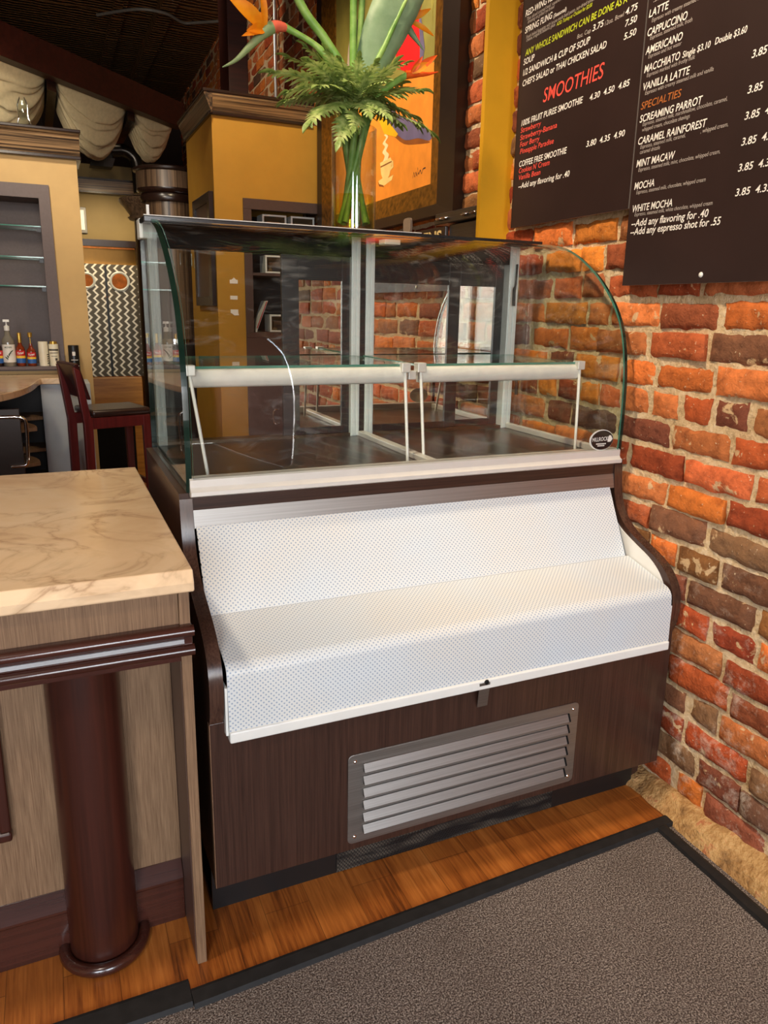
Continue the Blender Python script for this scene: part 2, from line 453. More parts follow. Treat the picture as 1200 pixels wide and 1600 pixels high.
def make_zig():
    t = NT('zigzag_turned_metal')
    c = t.n('ShaderNodeTexCoord'); sp = t.n('ShaderNodeSeparateXYZ'); t.l(c.outputs['Object'], sp.inputs[0])
    zz = t.math('PINGPONG', t.math('MULTIPLY', sp.outputs['Z'], 14.0), 0.5)
    nz = t.noise(t.coord(scale=(40, 1, 30)), 1, 3)
    x = t.math('ADD', t.math('ADD', t.math('MULTIPLY', sp.outputs['X'], 14.0), t.math('MULTIPLY', zz, 1.0)), t.math('MULTIPLY', nz, 0.15))
    fr = t.math('FRACT', x)
    m = t.ramp(fr, [(0.0, S(92, 84, 70)), (0.42, S(96, 88, 74)), (0.5, S(246, 236, 214)), (0.72, S(246, 236, 214)), (0.8, S(104, 94, 78)), (1.0, S(92, 84, 70))])
    t.pbsdf(m, 0.42, 0.55, 0.5)
    return t.mat
M['zig'] = make_zig()

def leafmat(name, c1, c2, c3, scale=30, rough=0.45, transl=0.25):
    t = NT(name)
    n = t.noise(t.coord(), scale, 4)
    col = t.ramp(n, [(0.3, c1), (0.5, c2), (0.72, c3)])
    p = t.pbsdf(col, rough, 0, 0.4)
    tl = t.n('ShaderNodeBsdfTranslucent'); t.l(col, tl.inputs['Color'])
    mx = t.n('ShaderNodeMixShader'); mx.inputs[0].default_value = transl
    t.l(p.outputs[0], mx.inputs[1]); t.l(tl.outputs[0], mx.inputs[2]); t.l(mx.outputs[0], t.out.inputs['Surface'])
    return t.mat
M['fern'] = leafmat('fern_green', S(96, 122, 58), S(146, 168, 92), S(202, 212, 140))
M['stem'] = leafmat('green_stem', S(100, 146, 62), S(132, 174, 86), S(168, 198, 114), 20, 0.4, 0.1)
M['leaf'] = leafmat('grey_green_leaf', S(128, 158, 120), S(150, 178, 138), S(170, 194, 154), 12, 0.45)
M['spathe'] = leafmat('spathe_green_red', S(112, 140, 92), S(150, 168, 116), S(206, 128, 96), 9, 0.4, 0.1)
M['spathe_red'] = leafmat('spathe_pink', S(214, 84, 74), S(230, 110, 84), S(232, 152, 90), 14, 0.4, 0.1)
M['petal'] = leafmat('orange_petal', S(242, 130, 6), S(252, 158, 14), S(255, 184, 40), 16, 0.5)
M['petal_red'] = leafmat('red_orange_petal', S(236, 74, 24), S(246, 104, 30), S(250, 140, 40), 16, 0.5)
M['petal_purple'] = leafmat('purple_petal', S(92, 78, 104), S(116, 100, 128), S(150, 136, 156), 16, 0.5)
def make_water():
    t = NT('yellow_green_water')
    tr = t.n('ShaderNodeBsdfTransparent'); tr.inputs['Color'].default_value = (0.95, 0.93, 0.42, 1)
    gl = t.n('ShaderNodeBsdfGlossy'); gl.inputs['Roughness'].default_value = 0.02
    mx = t.n('ShaderNodeMixShader'); mx.inputs[0].default_value = 0.03; t.l(tr.outputs[0], mx.inputs[1]); t.l(gl.outputs[0], mx.inputs[2])
    t.l(mx.outputs[0], t.out.inputs['Surface']); return t.mat
M['water'] = make_water()

# ---------------------------------------------------------------- lettering
def text_verts(txt, shear=0.18, bold=0.0):
    cu = bpy.data.curves.new('lettering_curve', 'FONT'); cu.body = txt; cu.size = 1.0; cu.shear = shear; cu.offset = bold; cu.resolution_u = 3
    ob = bpy.data.objects.new('lettering_source', cu); COL.objects.link(ob)
    dg = bpy.context.evaluated_depsgraph_get(); me = bpy.data.meshes.new_from_object(ob.evaluated_get(dg))
    vs = [v.co.copy() for v in me.vertices]; fs = [tuple(p.vertices) for p in me.polygons]
    bpy.data.objects.remove(ob); bpy.data.meshes.remove(me); bpy.data.curves.remove(cu)
    return vs, fs
def put_text(g, txt, origin, ux, uy, width=None, height=0.02, shear=0.18, bold=0.0, m=0, center=False):
    """letters laid on a plane: ux = reading direction, uy = up; cap height = height"""
    vs, fs = text_verts(txt, shear, bold)
    if not vs: return
    x0 = min(v.x for v in vs); x1 = max(v.x for v in vs)
    sy = height/0.70; sx = sy if width is None else width/(x1-x0)
    o = Vector(origin); ux = Vector(ux); uy = Vector(uy)
    if center: o = o - ux*(x1-x0)*sx*0.5
    g.add([o + ux*((v.x-x0)*sx) + uy*(v.y*sy) for v in vs], fs, m)
# ================================================================= camera
cam = bpy.data.cameras.new('camera'); camo = bpy.data.objects.new('camera', cam); COL.objects.link(camo)
F_, PX, PY = 1159.73, 605.5, 780.1
YAW, PITCH, ROLL = 0.4259, -0.2495, 0.0204
CAMPOS = Vector((-0.2655, -1.5477, 1.496))
fw = Vector((math.sin(YAW)*math.cos(PITCH), math.cos(YAW)*math.cos(PITCH), math.sin(PITCH)))
r0 = Vector((math.cos(YAW), -math.sin(YAW), 0)); u0 = r0.cross(fw)
rt = math.cos(ROLL)*r0 + math.sin(ROLL)*u0; upv = -math.sin(ROLL)*r0 + math.cos(ROLL)*u0
mw = Matrix((rt, upv, -fw)).transposed().to_4x4(); mw.translation = CAMPOS
camo.matrix_world = mw
cam.sensor_fit = 'VERTICAL'; cam.sensor_height = 24.0; cam.sensor_width = 18.0
cam.lens = 24.0*F_/1600
cam.shift_x = -(PX-600)/1600; cam.shift_y = (PY-800)/1600
cam.clip_start = 0.02
scene.camera = camo

def wl(y, z, n=0.0):
    """point on the brick wall at depth y and height z, n metres out from its face"""
    return (1.42 + 0.0206*y - n, y, z)

# ================================================================= shell of the room
XL, YF, YB, ZC = -5.0, -6.0, 9.6, 4.2
# brick wall: every brick shaped, one mesh
def brick_wall():
    rnd = random.Random(11)
    V = []; Fc = []; MI = []; CB = []
    pal = [(200, 108, 52), (208, 116, 50), (192, 98, 58), (184, 94, 54), (214, 128, 52), (172, 98, 60), (196, 104, 60), (202, 116, 64), (166, 104, 62), (188, 110, 62)]
    dark = [(118, 78, 56), (104, 72, 56), (128, 94, 66), (138, 92, 52), (100, 72, 60)]
    red = [(152, 68, 38), (160, 72, 40), (144, 62, 38), (166, 80, 42), (132, 74, 54), (150, 80, 50)]
    P = 0.0886; row = 0; z = 0.045
    while z < ZC-0.02:
        y = -3.2 - rnd.random()*0.2
        header = row % 17 == 13
        bh = P - 0.0145
        while y < YB:
            L = (0.108 if header else 0.225)*(1+rnd.uniform(-0.06, 0.06))
            if not header and rnd.random() < 0.16: L = rnd.choice((0.105, 0.15))
            m = rnd.uniform(0.011, 0.020)
            near = (-0.95 < y < 1.35 and z < 2.75)
            if y > -3.2:
                nx, nz = (max(5, int(L/0.016)), 6) if near else ((5, 3) if y < 4 else (3, 2))
                sd = rnd.random()*100
                cc = rnd.choice(dark) if rnd.random() < (0.20 if z < 0.95 else 0.08) else rnd.choice(red if rnd.random() < (0.75 if z < 0.8 else 0.25) else pal)
                k = rnd.uniform(0.88, 1.1)
                c = S(*[min(255, q*k) for q in cc])
                proud = rnd.uniform(-0.003, 0.006); tilt = rnd.uniform(-0.012, 0.012)
                h2 = bh + rnd.uniform(-0.006, 0.004); zo = rnd.uniform(-0.003, 0.003)
                b = len(V)
                A = 0.006 if near else 0.004
                for j in range(nz+1):
                    for i in range(nx+1):
                        u = i/nx; w = j/nz
                        yy = y + L*u; zz = z + zo + h2*w
                        edge = min(u*L, (1-u)*L, w*h2, (1-w)*h2)
                        q = Vector((yy*22+sd, zz*22, sd))
                        dn = noise.noise(q)*A + noise.noise(q*2.7)*A*0.45
                        e2 = 0.007*max(0, 1-edge/0.010)**2
                        if edge < 1e-6:
                            yy += noise.noise(q*1.3+Vector((5, 0, 0)))*0.006; zz += noise.noise(q*1.3+Vector((0, 9, 0)))*0.006
                            e2 += 0.002
                        V.append(wl(yy, zz, 0.004 + proud + dn - e2 + tilt*(u-0.5)))
                        CB.append(c)
                for j in range(nz):
                    for i in range(nx):
                        a = b + j*(nx+1)+i
                        Fc.append((a, a+nx+1, a+nx+2, a+1)); MI.append(0)
                # sides run back into the mortar
                ring = [b+i for i in range(nx+1)] + [b+j*(nx+1)+nx for j in range(1, nz+1)] + [b+nz*(nx+1)+i for i in range(nx-1, -1, -1)] + [b+j*(nx+1) for j in range(nz-1, 0, -1)]
                b2 = len(V)
                for q in ring:
                    x_, y_, z_ = V[q]; V.append((x_+0.035, y_, z_)); CB.append(c)
                for i in range(len(ring)):
                    j = (i+1) % len(ring)
                    Fc.append((ring[i], ring[j], b2+j, b2+i)); MI.append(0)
            y += L + m
        z += P; row += 1
    # mortar bed
    b = len(V)
    ys = []; y = -3.2
    while y < YB: ys.append(y); y += 0.02 if -0.95 < y < 1.35 else 0.12
    ys.append(YB)
    zs = []; z = 0.0
    while z < ZC: zs.append(z); z += 0.02 if z < 2.6 else 0.12
    zs.append(ZC)
    for zz in zs:
        for yy in ys:
            q = Vector((yy*30, zz*30, 3.0))
            V.append(wl(yy, zz, -0.0065 + noise.noise(q)*0.0055 + noise.noise(q*0.2)*0.005)); CB.append((0.5, 0.5, 0.5, 1))
    n = len(ys)
    for j in range(len(zs)-1):
        for i in range(n-1):
            a = b+j*n+i; Fc.append((a, a+n, a+n+1, a+1)); MI.append(1)
    me = bpy.data.meshes.new('wall_right'); me.from_pydata(V, [], Fc)
    me.materials.append(M['brick']); me.materials.append(M['mortar'])
    me.polygons.foreach_set('material_index', MI)
    at = me.color_attributes.new('Col', 'FLOAT_COLOR', 'POINT')
    at.data.foreach_set('color', [q for c in CB for q in c])
    me.polygons.foreach_set('use_smooth', [True]*len(Fc)); me.set_sharp_from_angle(angle=math.radians(50))
    o = bpy.data.objects.new('wall_right', me); COL.objects.link(o); o['kind'] = 'structure'
brick_wall()

def make_plinth():
    t = NT('tan_plaster_plinth'); v = t.coord(); n1 = t.noise(v, 16, 6, 0.65); n2 = t.noise(v, 60, 4)
    c = t.ramp(n1, [(0.3, S(120, 88, 56)), (0.45, S(172, 130, 82)), (0.58, S(196, 156, 104)), (0.68, S(178, 108, 72)), (0.8, S(206, 172, 124))])
    t.pbsdf(c, 0.9, 0, 0.2, bump=t.math('ADD', n1, n2), bstr=0.8, bdist=0.015); return t.mat
# rough lime plinth at the foot of the brick wall
g = G(); ny = 120; prof = [(0.074, -0.012), (0.068, 0.012), (0.052, 0.034), (0.028, 0.058), (0.006, 0.07), (-0.02, 0.075)]
for i in range(ny+1):
    y = -3.2 + 5.0*i/ny
    for k, (n_, z_) in enumerate(prof):
        q = Vector((y*9, z_*20, 1.7)); d = (noise.noise(q)+0.6*noise.noise(q*3))*0.015*(0 < k < 5)
        kz = 1.0 if z_ < 0 else (0.55 + 0.45*max(0.0, min(1.0, (0.05-y)/0.4)))
        g.v.append(wl(y, z_*kz + d*0.6, n_ + d))
for i in range(ny):
    for k in range(len(prof)-1):
        a = i*len(prof)+k; g.f.append((a, a+1, a+len(prof)+1, a+len(prof))); g.m.append(0)
struct('baseboard_right', g, make_plinth(), smooth=80)

# floors
g = G(); g.poly([(-0.092, -0.150, 0), (1.36, -0.107, 0), (1.62, YB, 0), (XL, YB, 0), (XL, -0.09, 0), (-0.102, -0.121, 0)])
g.poly([(XL, -0.09, -0.03), (-0.102, -0.121, -0.03), (-0.102, -0.121, 0), (XL, -0.09, 0)])
g.poly([(-0.092, -0.150, -0.03), (1.36, -0.107, -0.03), (1.36, -0.107, 0), (-0.092, -0.150, 0)])
struct('floor', g, M['woodfloor'])
g = G(); g.quad((XL, YF, -0.008), (1.62, YF, -0.008), (1.62, 0.0, -0.008), (XL, 0.0, -0.008))
struct('floor_carpet', g, M['carpet'])
# black reducer strip between boards and carpet
def strip(g, a, b, wa, wb):
    a = Vector(a); b = Vector(b); d = (b-a).normalized(); n = Vector((d.y, -d.x, 0))
    P = lambda p, s, z: tuple(p + n*s + Vector((0, 0, z)))
    c = [(-0.004, 0.0005), (-0.002, 0.005), (0.006, 0.0065)]
    pa = [P(a, s, z) for s, z in c] + [P(a, wa-0.004, 0.004), P(a, wa, -0.008)]
    pb = [P(b, s, z) for s, z in c] + [P(b, wb-0.004, 0.004), P(b, wb, -0.008)]
    for i in range(len(pa)-1): g.quad(pa[i], pb[i], pb[i+1], pa[i+1])
    g.poly(pa); g.poly(pb[::-1])
g = G(); strip(g, (-0.093, -0.150, 0), (1.35, -0.107, 0), 0.042, 0.034); struct('trim_1', g, M['black_rubber'])
g = G(); strip(g, (XL, -0.09, 0), (-0.0935, -0.121, 0), 0.06, 0.062); struct('trim_2', g, M['black_rubber'])
g = G(); strip(g, (1.318, -0.14, -0.001), (1.24, -3.2, -0.001), 0.032, 0.04); struct('trim_3', g, M['black_rubber'])

# yellow pilaster on the brick wall
g = G(); g.box(1.312, 1.47, 1.115, 1.14, 0, ZC); struct('trim_4', g, M['mustard'])

# ceiling of dark pressed tin with a moulded border towards the brick wall
g = G(); g.quad((XL, YF, ZC), (1.65, YF, ZC), (1.65, YB, ZC), (XL, YB, ZC)); struct('ceiling', g, M['tin'])
g = G()
for x0, x1, h in ((1.05, 1.62, 0.06), (0.92, 1.05, 0.10), (0.55, 0.66, 0.05)): g.box(x0, x1, 2.5, YB, ZC-h, ZC-0.001)
struct('trim_5', g, M['tin'])

# other walls
g = G(); g.quad((XL, YB, 0), (1.65, YB, 0), (1.65, YB, ZC), (XL, YB, ZC)); struct('wall_back', g, simple('dark_back_wall', S(60, 44, 34), 0.8))
g = G(); g.quad((XL, YF, 0), (XL, YB, 0), (XL, YB, ZC), (XL, YF, ZC)); struct('wall_left', g, simple('warm_left_wall', S(190, 150, 104), 0.8))
# stretch of brick party wall behind the viewer
g = G(); g.quad((1.354, -3.2, 0), (1.296, YF, 0), (1.296, YF, ZC), (1.354, -3.2, ZC)); struct('wall_side', g, simple('plain_side_wall', S(150, 84, 52), 0.85))
# shop front with two arched windows
WIN = [(-0.75, 1.05, 0.55, 2.2), (-3.6, -1.5, 0.55, 2.2)]
def front_wall():
    g = G(); y = YF
    xs = sorted([XL, 1.40] + [q for w in WIN for q in w[:2]])
    for a, b in zip(xs[:-1], xs[1:]):
        w = next((w for w in WIN if abs(w[0]-a) < 1e-6), None)
        if w is None: g.quad((a, y, 0), (b, y, 0), (b, y, ZC), (a, y, ZC)); continue
        g.quad((a, y, 0), (b, y, 0), (b, y, w[2]), (a, y, w[2]))
        cx = (a+b)/2; r = (b-a)/2; arc = [(cx - r*math.cos(PI*i/20), w[3] + r*math.sin(PI*i/20)) for i in range(21)]
        for p, q in zip(arc[:-1], arc[1:]): g.quad((p[0], y, p[1]), (q[0], y, q[1]), (q[0], y, ZC), (p[0], y, ZC))
    struct('wall_front', g, simple('front_wall_paint', S(120, 84, 60), 0.8))
    for k, w in enumerate(WIN):
        f = G(); cx = (w[0]+w[1])/2; r = (w[1]-w[0])/2
        f.box(w[0], w[0]+0.07, y-0.05, y+0.05, w[2], w[3]); f.box(w[1]-0.07, w[1], y-0.05, y+0.05, w[2], w[3])
        f.box(w[0], w[1], y-0.05, y+0.05, w[2], w[2]+0.08); f.box(w[0], w[1], y-0.05, y+0.05, w[3]-0.05, w[3]+0.05)
        f.box(cx-0.03, cx+0.03, y-0.04, y+0.04, w[2], w[3])
        out = [(cx - r*math.cos(PI*i/24), w[3] + r*math.sin(PI*i/24)) for i in range(25)]
        inn = [(cx - (r-0.07)*math.cos(PI*i/24), w[3] + (r-0.07)*math.sin(PI*i/24)) for i in range(25)]
        for i in range(24): f.prism([out[i], out[i+1], inn[i+1], inn[i]], y-0.05, y+0.05, 'y')
        struct('window_%d' % (k+1), f, M['mahogany'])
front_wall()

# ================================================================= menu boards
def frame_pts(y0, y1, z0, z1, n0, n1, g, m_face=0, m_side=1):
    """slab on the brick wall"""
    P = lambda y, z, n: wl(y, z, n)
    g.quad(P(y0, z0, n1), P(y1, z0, n1), P(y1, z1, n1), P(y0, z1, n1), m_face)
    g.quad(P(y0, z0, n0), P(y1, z0, n0), P(y1, z1, n0), P(y0, z1, n0), m_side)
    for a, b in (((y0, z0), (y1, z0)), ((y1, z0), (y1, z1)), ((y1, z1), (y0, z1)), ((y0, z1), (y0, z0))):
        g.quad(P(*a, n0), P(*b, n0), P(*b, n1), P(*a, n1), m_side)
LEFT_TXT = [('RED-WING REUBEN', 1.024, 0.237, 2.533, 0.02, 'w'),
    ('Thin sliced corned beef, sauerkraut and swiss cheese,', 1.013, 0.335, 2.517, 0.011, 'g'),
    ('dressing on grilled rye bread', 1.006, 0.162, 2.506, 0.011, 'g'),
    ('SPRING FLING', 1.021, 0.168, 2.478, 0.02, 'w'),
    ('(Seasonal)', 0.845, 0.073, 2.475, 0.012, 'w'),
    ('Fresh baked baguette with house made basil pesto, sun-dried tomato, mozz', 1.01, 0.432, 2.458, 0.011, 'g'),
    ('cheese, arugula & balsamic glaze', 1.008, 0.176, 2.448, 0.011, 'g'),
    ('ADD: Turkey or Chicken for $2.00', 0.824, 0.192, 2.444, 0.011, 'y'),
    ('ANY WHOLE SANDWICH CAN BE DONE AS A WRAP', 1.01, 0.631, 2.402, 0.02, 'y'),
    ('8oz. Cup', 0.7, 0.07, 2.37, 0.013, 'g'),
    ('3.75', 0.621, 0.055, 2.369, 0.018, 'w'),
    ('12oz. Bowl', 0.56, 0.089, 2.367, 0.013, 'g'),
    ('4.75', 0.465, 0.053, 2.367, 0.018, 'w'),
    ('SOUP', 1.019, 0.071, 2.374, 0.02, 'w'),
    ('7.50', 0.462, 0.052, 2.335, 0.018, 'w'),
    ('1/2 SANDWICH & CUP OF SOUP', 1.018, 0.389, 2.339, 0.02, 'w'),
    ('5.50', 0.463, 0.055, 2.3, 0.018, 'w'),
    ("CHEF'S SALAD or THAI CHICKEN SALAD", 1.017, 0.474, 2.303, 0.02, 'w'),
    ('SMOOTHIES', 0.876, 0.331, 2.219, 0.045, 'r'),
    ('100% FRUIT PUREE SMOOTHIE', 1.009, 0.366, 2.168, 0.02, 'w'),
    ('4.30  4.50  4.85', 0.608, 0.191, 2.166, 0.018, 'w'),
    ('Strawberry', 1.011, 0.132, 2.145, 0.018, 'r'),
    ('Strawberry-Banana', 1.011, 0.231, 2.12, 0.018, 'r'),
    ('Four Berry', 1.01, 0.128, 2.096, 0.018, 'r'),
    ('Pineapple Paradise', 1.007, 0.214, 2.072, 0.018, 'r'),
    ('3.80  4.35  4.90', 0.606, 0.188, 2.027, 0.018, 'w'),
    ('COFFEE FREE SMOOTHIE', 1.008, 0.296, 2.027, 0.02, 'w'),
    ("Cookies N' Cream", 1.007, 0.198, 2.005, 0.018, 'r'),
    ('Vanilla Bean', 1.006, 0.143, 1.981, 0.018, 'r'),
    ('--Add any flavoring for .40', 1.004, 0.318, 1.95, 0.019, 'w')]
RIGHT_TXT = [('.55', 0.341, 0.027, 2.361, 0.013, 'g'),
    ('LATTE', 0.354, 0.078, 2.326, 0.02, 'w'),
    ('Espresso with creamy steamed milk', 0.34, 0.195, 2.31, 0.011, 'g'),
    ('CAPPUCCINO', 0.353, 0.154, 2.277, 0.02, 'w'),
    ('Espresso, steamed milk, froth', 0.34, 0.161, 2.265, 0.011, 'g'),
    ('AMERICANO', 0.354, 0.145, 2.23, 0.02, 'w'),
    ('Espresso and hot water', 0.34, 0.13, 2.217, 0.011, 'g'),
    ('MACCHIATO', 0.352, 0.141, 2.182, 0.02, 'w'),
    ('Single $3.10', 0.202, 0.099, 2.182, 0.016, 'w'),
    ('Double $3.60', 0.088, 0.102, 2.183, 0.016, 'w'),
    ('Espresso marked with frothy milk', 0.339, 0.185, 2.168, 0.011, 'g'),
    ('VANILLA LATTE', 0.35, 0.183, 2.135, 0.02, 'w'),
    ('Espresso with creamy steamed milk and vanilla', 0.339, 0.257, 2.121, 0.011, 'g'),
    ('SPECIALTIES', 0.351, 0.16, 2.084, 0.02, 'o'),
    ('SCREAMING PARROT', 0.351, 0.242, 2.049, 0.02, 'w'),
    ('Espresso, steamed milk, marshmallow, chocolate, caramel,', 0.337, 0.314, 2.037, 0.011, 'g'),
    ('whipped cream, chocolate shavings', 0.337, 0.188, 2.022, 0.011, 'g'),
    ('CARAMEL RAINFOREST', 0.349, 0.265, 1.988, 0.02, 'w'),
    ('Espresso, steamed milk, caramel,', 0.337, 0.179, 1.975, 0.011, 'g'),
    (', whipped cream,', 0.103, 0.093, 1.974, 0.011, 'g'),
    ('caramel drizzle', 0.337, 0.083, 1.961, 0.011, 'g'),
    ('MINT MACAW', 0.347, 0.157, 1.926, 0.02, 'w'),
    ('Espresso, steamed milk, mint, chocolate, whipped cream,', 0.336, 0.31, 1.912, 0.011, 'g'),
    ('MOCHA', 0.347, 0.085, 1.863, 0.02, 'w'),
    ('Espresso, steamed milk, chocolate, whipped cream', 0.336, 0.271, 1.849, 0.011, 'g'),
    ('WHITE MOCHA', 0.346, 0.166, 1.799, 0.02, 'w'),
    ('Espresso, steamed milk, white chocolate, whipped cream', 0.334, 0.303, 1.786, 0.011, 'g'),
    ('--Add any flavoring for .40', 0.344, 0.303, 1.757, 0.02, 'w'),
    ('--Add any espresso shot for .55', 0.345, 0.35, 1.733, 0.02, 'w'),
    ('3.85  4.35  4.85', -0.039, 0.167, 2.118, 0.018, 'w'),
    ('3.85  4.35  4.85', -0.04, 0.168, 2.038, 0.018, 'w'),
    ('3.85  4.35  4.85', -0.041, 0.169, 1.978, 0.018, 'w'),
    ('3.85  4.35  4.85', -0.041, 0.171, 1.918, 0.018, 'w'),
    ('3.85  4.35  4.85', -0.041, 0.172, 1.857, 0.018, 'w'),
    ('3.85  4.35  4.85', -0.042, 0.173, 1.798, 0.018, 'w')]
INK = {'w': ('white_lettering', 'white'), 'g': ('small_grey_lettering', 'grey_ink'), 'r': ('coral_lettering', 'red_ink'), 'o': ('brown_orange_lettering', 'orange_ink'), 'y': ('lime_lettering', 'lime_ink')}
def menu(y0, y1, z0, z1, lines, label, n1=0.030):
    rt_ = root('menu_board', wl((y0+y1)/2, z0, n1), label, 'menu board', 'menu boards on the brick wall')
    g = G(); frame_pts(y0, y1, z0, z1, n1-0.012, n1, g); build('board', g, [M['board'], M['board_edge']], rt_)
    d = Vector((-0.0206, -1, 0)).normalized()
    for t, y, w, z, h, c in lines:
        if y-w < y1: continue
        g = G(); put_text(g, t, wl(y, z, n1+0.0012), d, (0, 0, 1), w, h, 0.16, 0.012 if c in 'wy' else (0.004 if c != 'g' else 0.0))
        build(INK[c][0], g, M[INK[c][1]], rt_, recalc=False)
    return rt_
menu(1.045, 0.372, 1.813, 2.75, LEFT_TXT, 'dark menu board with red SMOOTHIES heading, beside the yellow pilaster')
rm = menu(0.362, -0.62, 1.585, 2.75, RIGHT_TXT, 'lower-hanging dark menu board listing lattes, SPECIALTIES and mochas', 0.034)
g = G(); c = Vector(wl(0.043, 1.607, 0.034)); g.lathe([(0.0, 0.004), (0.004, 0.0038), (0.0068, 0.002), (0.0075, 0.0)], 0, 0, 14)
Mx = Matrix.Translation(c) @ Matrix.Rotation(-PI/2, 4, 'Y'); g.v = [tuple(Mx @ Vector(v)) for v in g.v]
build('screw', g, M['white_paint'], rm, smooth=60)

# ================================================================= framed parrot painting
pt = root('framed_painting', wl(2.4, 1.94, 0.02), 'large painting of red parrot and steaming cup in black and gold frame', 'painting')
PY0, PY1, PZ0, PZ1 = 1.77, 3.14, 2.07, 3.62
g = G()
def ring(g, y0, y1, z0, z1, Y0, Y1, Z0, Z1, n_in, n_out, n0, m=0):
    """mitred frame between an inner and an outer rectangle"""
    I = [(y0, z0), (y1, z0), (y1, z1), (y0, z1)]; O = [(Y0, Z0), (Y1, Z0), (Y1, Z1), (Y0, Z1)]
    for k in range(4):
        j = (k+1) % 4
        g.quad(wl(*I[k], n_in), wl(*I[j], n_in), wl(*O[j], n_out), wl(*O[k], n_out), m)
        g.quad(wl(*O[k], n_out), wl(*O[j], n_out), wl(*O[j], n0), wl(*O[k], n0), m)
        g.quad(wl(*I[k], n_in), wl(*I[j], n_in), wl(*I[j], n0), wl(*I[k], n0), m)
ring(g, PY0-0.11, PY1+0.20, PZ0-0.10, PZ1+0.12, PY0-0.28, PY1+0.28, PZ0-0.15, PZ1+0.3, 0.05, 0.055, 0.0)
build('outer_frame', g, simple('black_frame', S(40, 28, 22), 0.35, 0, 0.5, 0.1), pt)
g = G(); ring(g, PY0, PY1, PZ0, PZ1, PY0-0.11, PY1+0.20, PZ0-0.10, PZ1+0.12, 0.03, 0.05, 0.0)
build('gold_liner', g, simple('antique_gold_liner', S(122, 82, 26), 0.38, 0.5, 0.5, 0.6, 40), pt)
cm = []
def paint(name, col, var=0.12, sc=9): cm.append(simple(name, S(*col), 0.6, 0, 0.3, var, sc)); return len(cm)-1
g = G(); N0 = 0.022
a_ = paint('canvas_olive', (142, 134, 66), 0.2, 6); b_ = paint('canvas_orange', (246, 150, 52), 0.10, 12)
frame_pts(PY1, PY0, PZ0, PZ1, 0.0, N0, g, a_, a_)
def blob(pts, m, n): 
    o = [wl(y, z, N0+n) for y, z in pts]
    g.poly(o, m)
blob([(1.771, 2.585), (1.888, 2.598), (2.039, 2.585), (2.4, 2.619), (2.881, 2.618), (3.139, 2.58), (3.139, 2.071), (1.771, 2.071)], b_, 0.0006)
yb_ = paint('canvas_palm_green', (176, 164, 76), 0.1)
for k in range(9):
    y = 1.80 + 0.05*k; z = 3.5 - 0.02*k
    blob([(y, z), (y+0.03, z), (y+0.012-0.05*(k % 3), z-0.75)], yb_, 0.0008)
r_ = paint('canvas_red', (232, 28, 30)); p_ = paint('canvas_slate', (112, 102, 134), 0.2); y_ = paint('canvas_yellow', (246, 186, 30)); cr_ = paint('canvas_cream', (252, 214, 134)); wh_ = paint('canvas_white', (206, 188, 176)); bk_ = paint('canvas_black', (44, 38, 44)); sh_ = paint('canvas_brown_shadow', (150, 84, 34), 0.2); st_ = paint('canvas_steam', (252, 226, 172), 0.03)
blob(spline([(2.215, 3.15), (1.979, 3.1), (1.946, 2.78), (1.917, 2.677), (1.935, 2.61), (2.03, 2.616), (2.157, 2.648), (2.226, 2.723), (2.215, 3.15)], 4)[:-1], r_, 0.0010)
blob([(1.977, 2.90), (1.924, 2.776), (1.89, 2.672), (1.915, 2.600), (1.940, 2.622), (1.945, 2.707)], p_, 0.0012)
blob(spline([(2.41, 2.50), (2.25, 2.46), (2.1, 2.36), (1.9, 2.29), (1.80, 2.255), (1.93, 2.27), (2.1, 2.30), (2.25, 2.37), (2.38, 2.44), (2.41, 2.50)], 3)[:-1], sh_, 0.0009)
blob(spline([(2.411, 2.55), (2.254, 2.516), (2.197, 2.459), (1.99, 2.388), (1.845, 2.327), (1.785, 2.279), (1.817, 2.265), (1.935, 2.297), (2.084, 2.315), (2.205, 2.371), (2.335, 2.462), (2.411, 2.55)], 3)[:-1], p_, 0.0014)
blob([(2.456, 2.559), (2.335, 2.462), (2.178, 2.361), (2.204, 2.351), (2.36, 2.395), (2.468, 2.505)], y_, 0.0016)
ctr = spline([(2.352, 2.39), (2.32, 2.372), (2.36, 2.352), (2.325, 2.33), (2.355, 2.308), (2.32, 2.285), (2.34, 2.262)], 5)
blob([(y+0.012+0.02*i/len(ctr), z) for i, (y, z) in enumerate(ctr)] + [(y-0.012-0.02*(1-i/len(ctr)), z) for i, (y, z) in enumerate(reversed(ctr))], st_, 0.0018)
blob([(2.432, 2.174), (2.378, 2.18), (2.291, 2.171), (2.227, 2.177), (2.248, 2.154), (2.347, 2.140), (2.422, 2.157)], cr_, 0.0010)
blob([(2.412, 2.262), (2.268, 2.266), (2.247, 2.242), (2.278, 2.184), (2.305, 2.167), (2.363, 2.17), (2.394, 2.201)], cr_, 0.0016)
blob([(2.404, 2.243), (2.252, 2.247), (2.253, 2.241), (2.402, 2.236)], sh_, 0.0020)
blob([(2.267, 2.255), (2.231, 2.244), (2.229, 2.213), (2.265, 2.203), (2.271, 2.212), (2.249, 2.222), (2.25, 2.24), (2.27, 2.245)], cr_, 0.0018)
blob([(2.44, 2.168), (2.38, 2.152), (2.35, 2.132), (2.42, 2.145)], sh_, 0.0008)
blob([(2.891, 3.019), (2.806, 3.021), (2.77, 2.963), (2.8, 2.843), (2.869, 2.70), (2.94, 2.68), (2.951, 2.848), (2.925, 2.952)], wh_, 0.0010)
blob([(2.892, 3.052), (2.841, 3.08), (2.773, 3.054), (2.745, 2.98), (2.80, 2.84), (2.85, 2.72), (2.865, 2.80), (2.84, 2.95), (2.87, 3.01)], bk_, 0.0014)
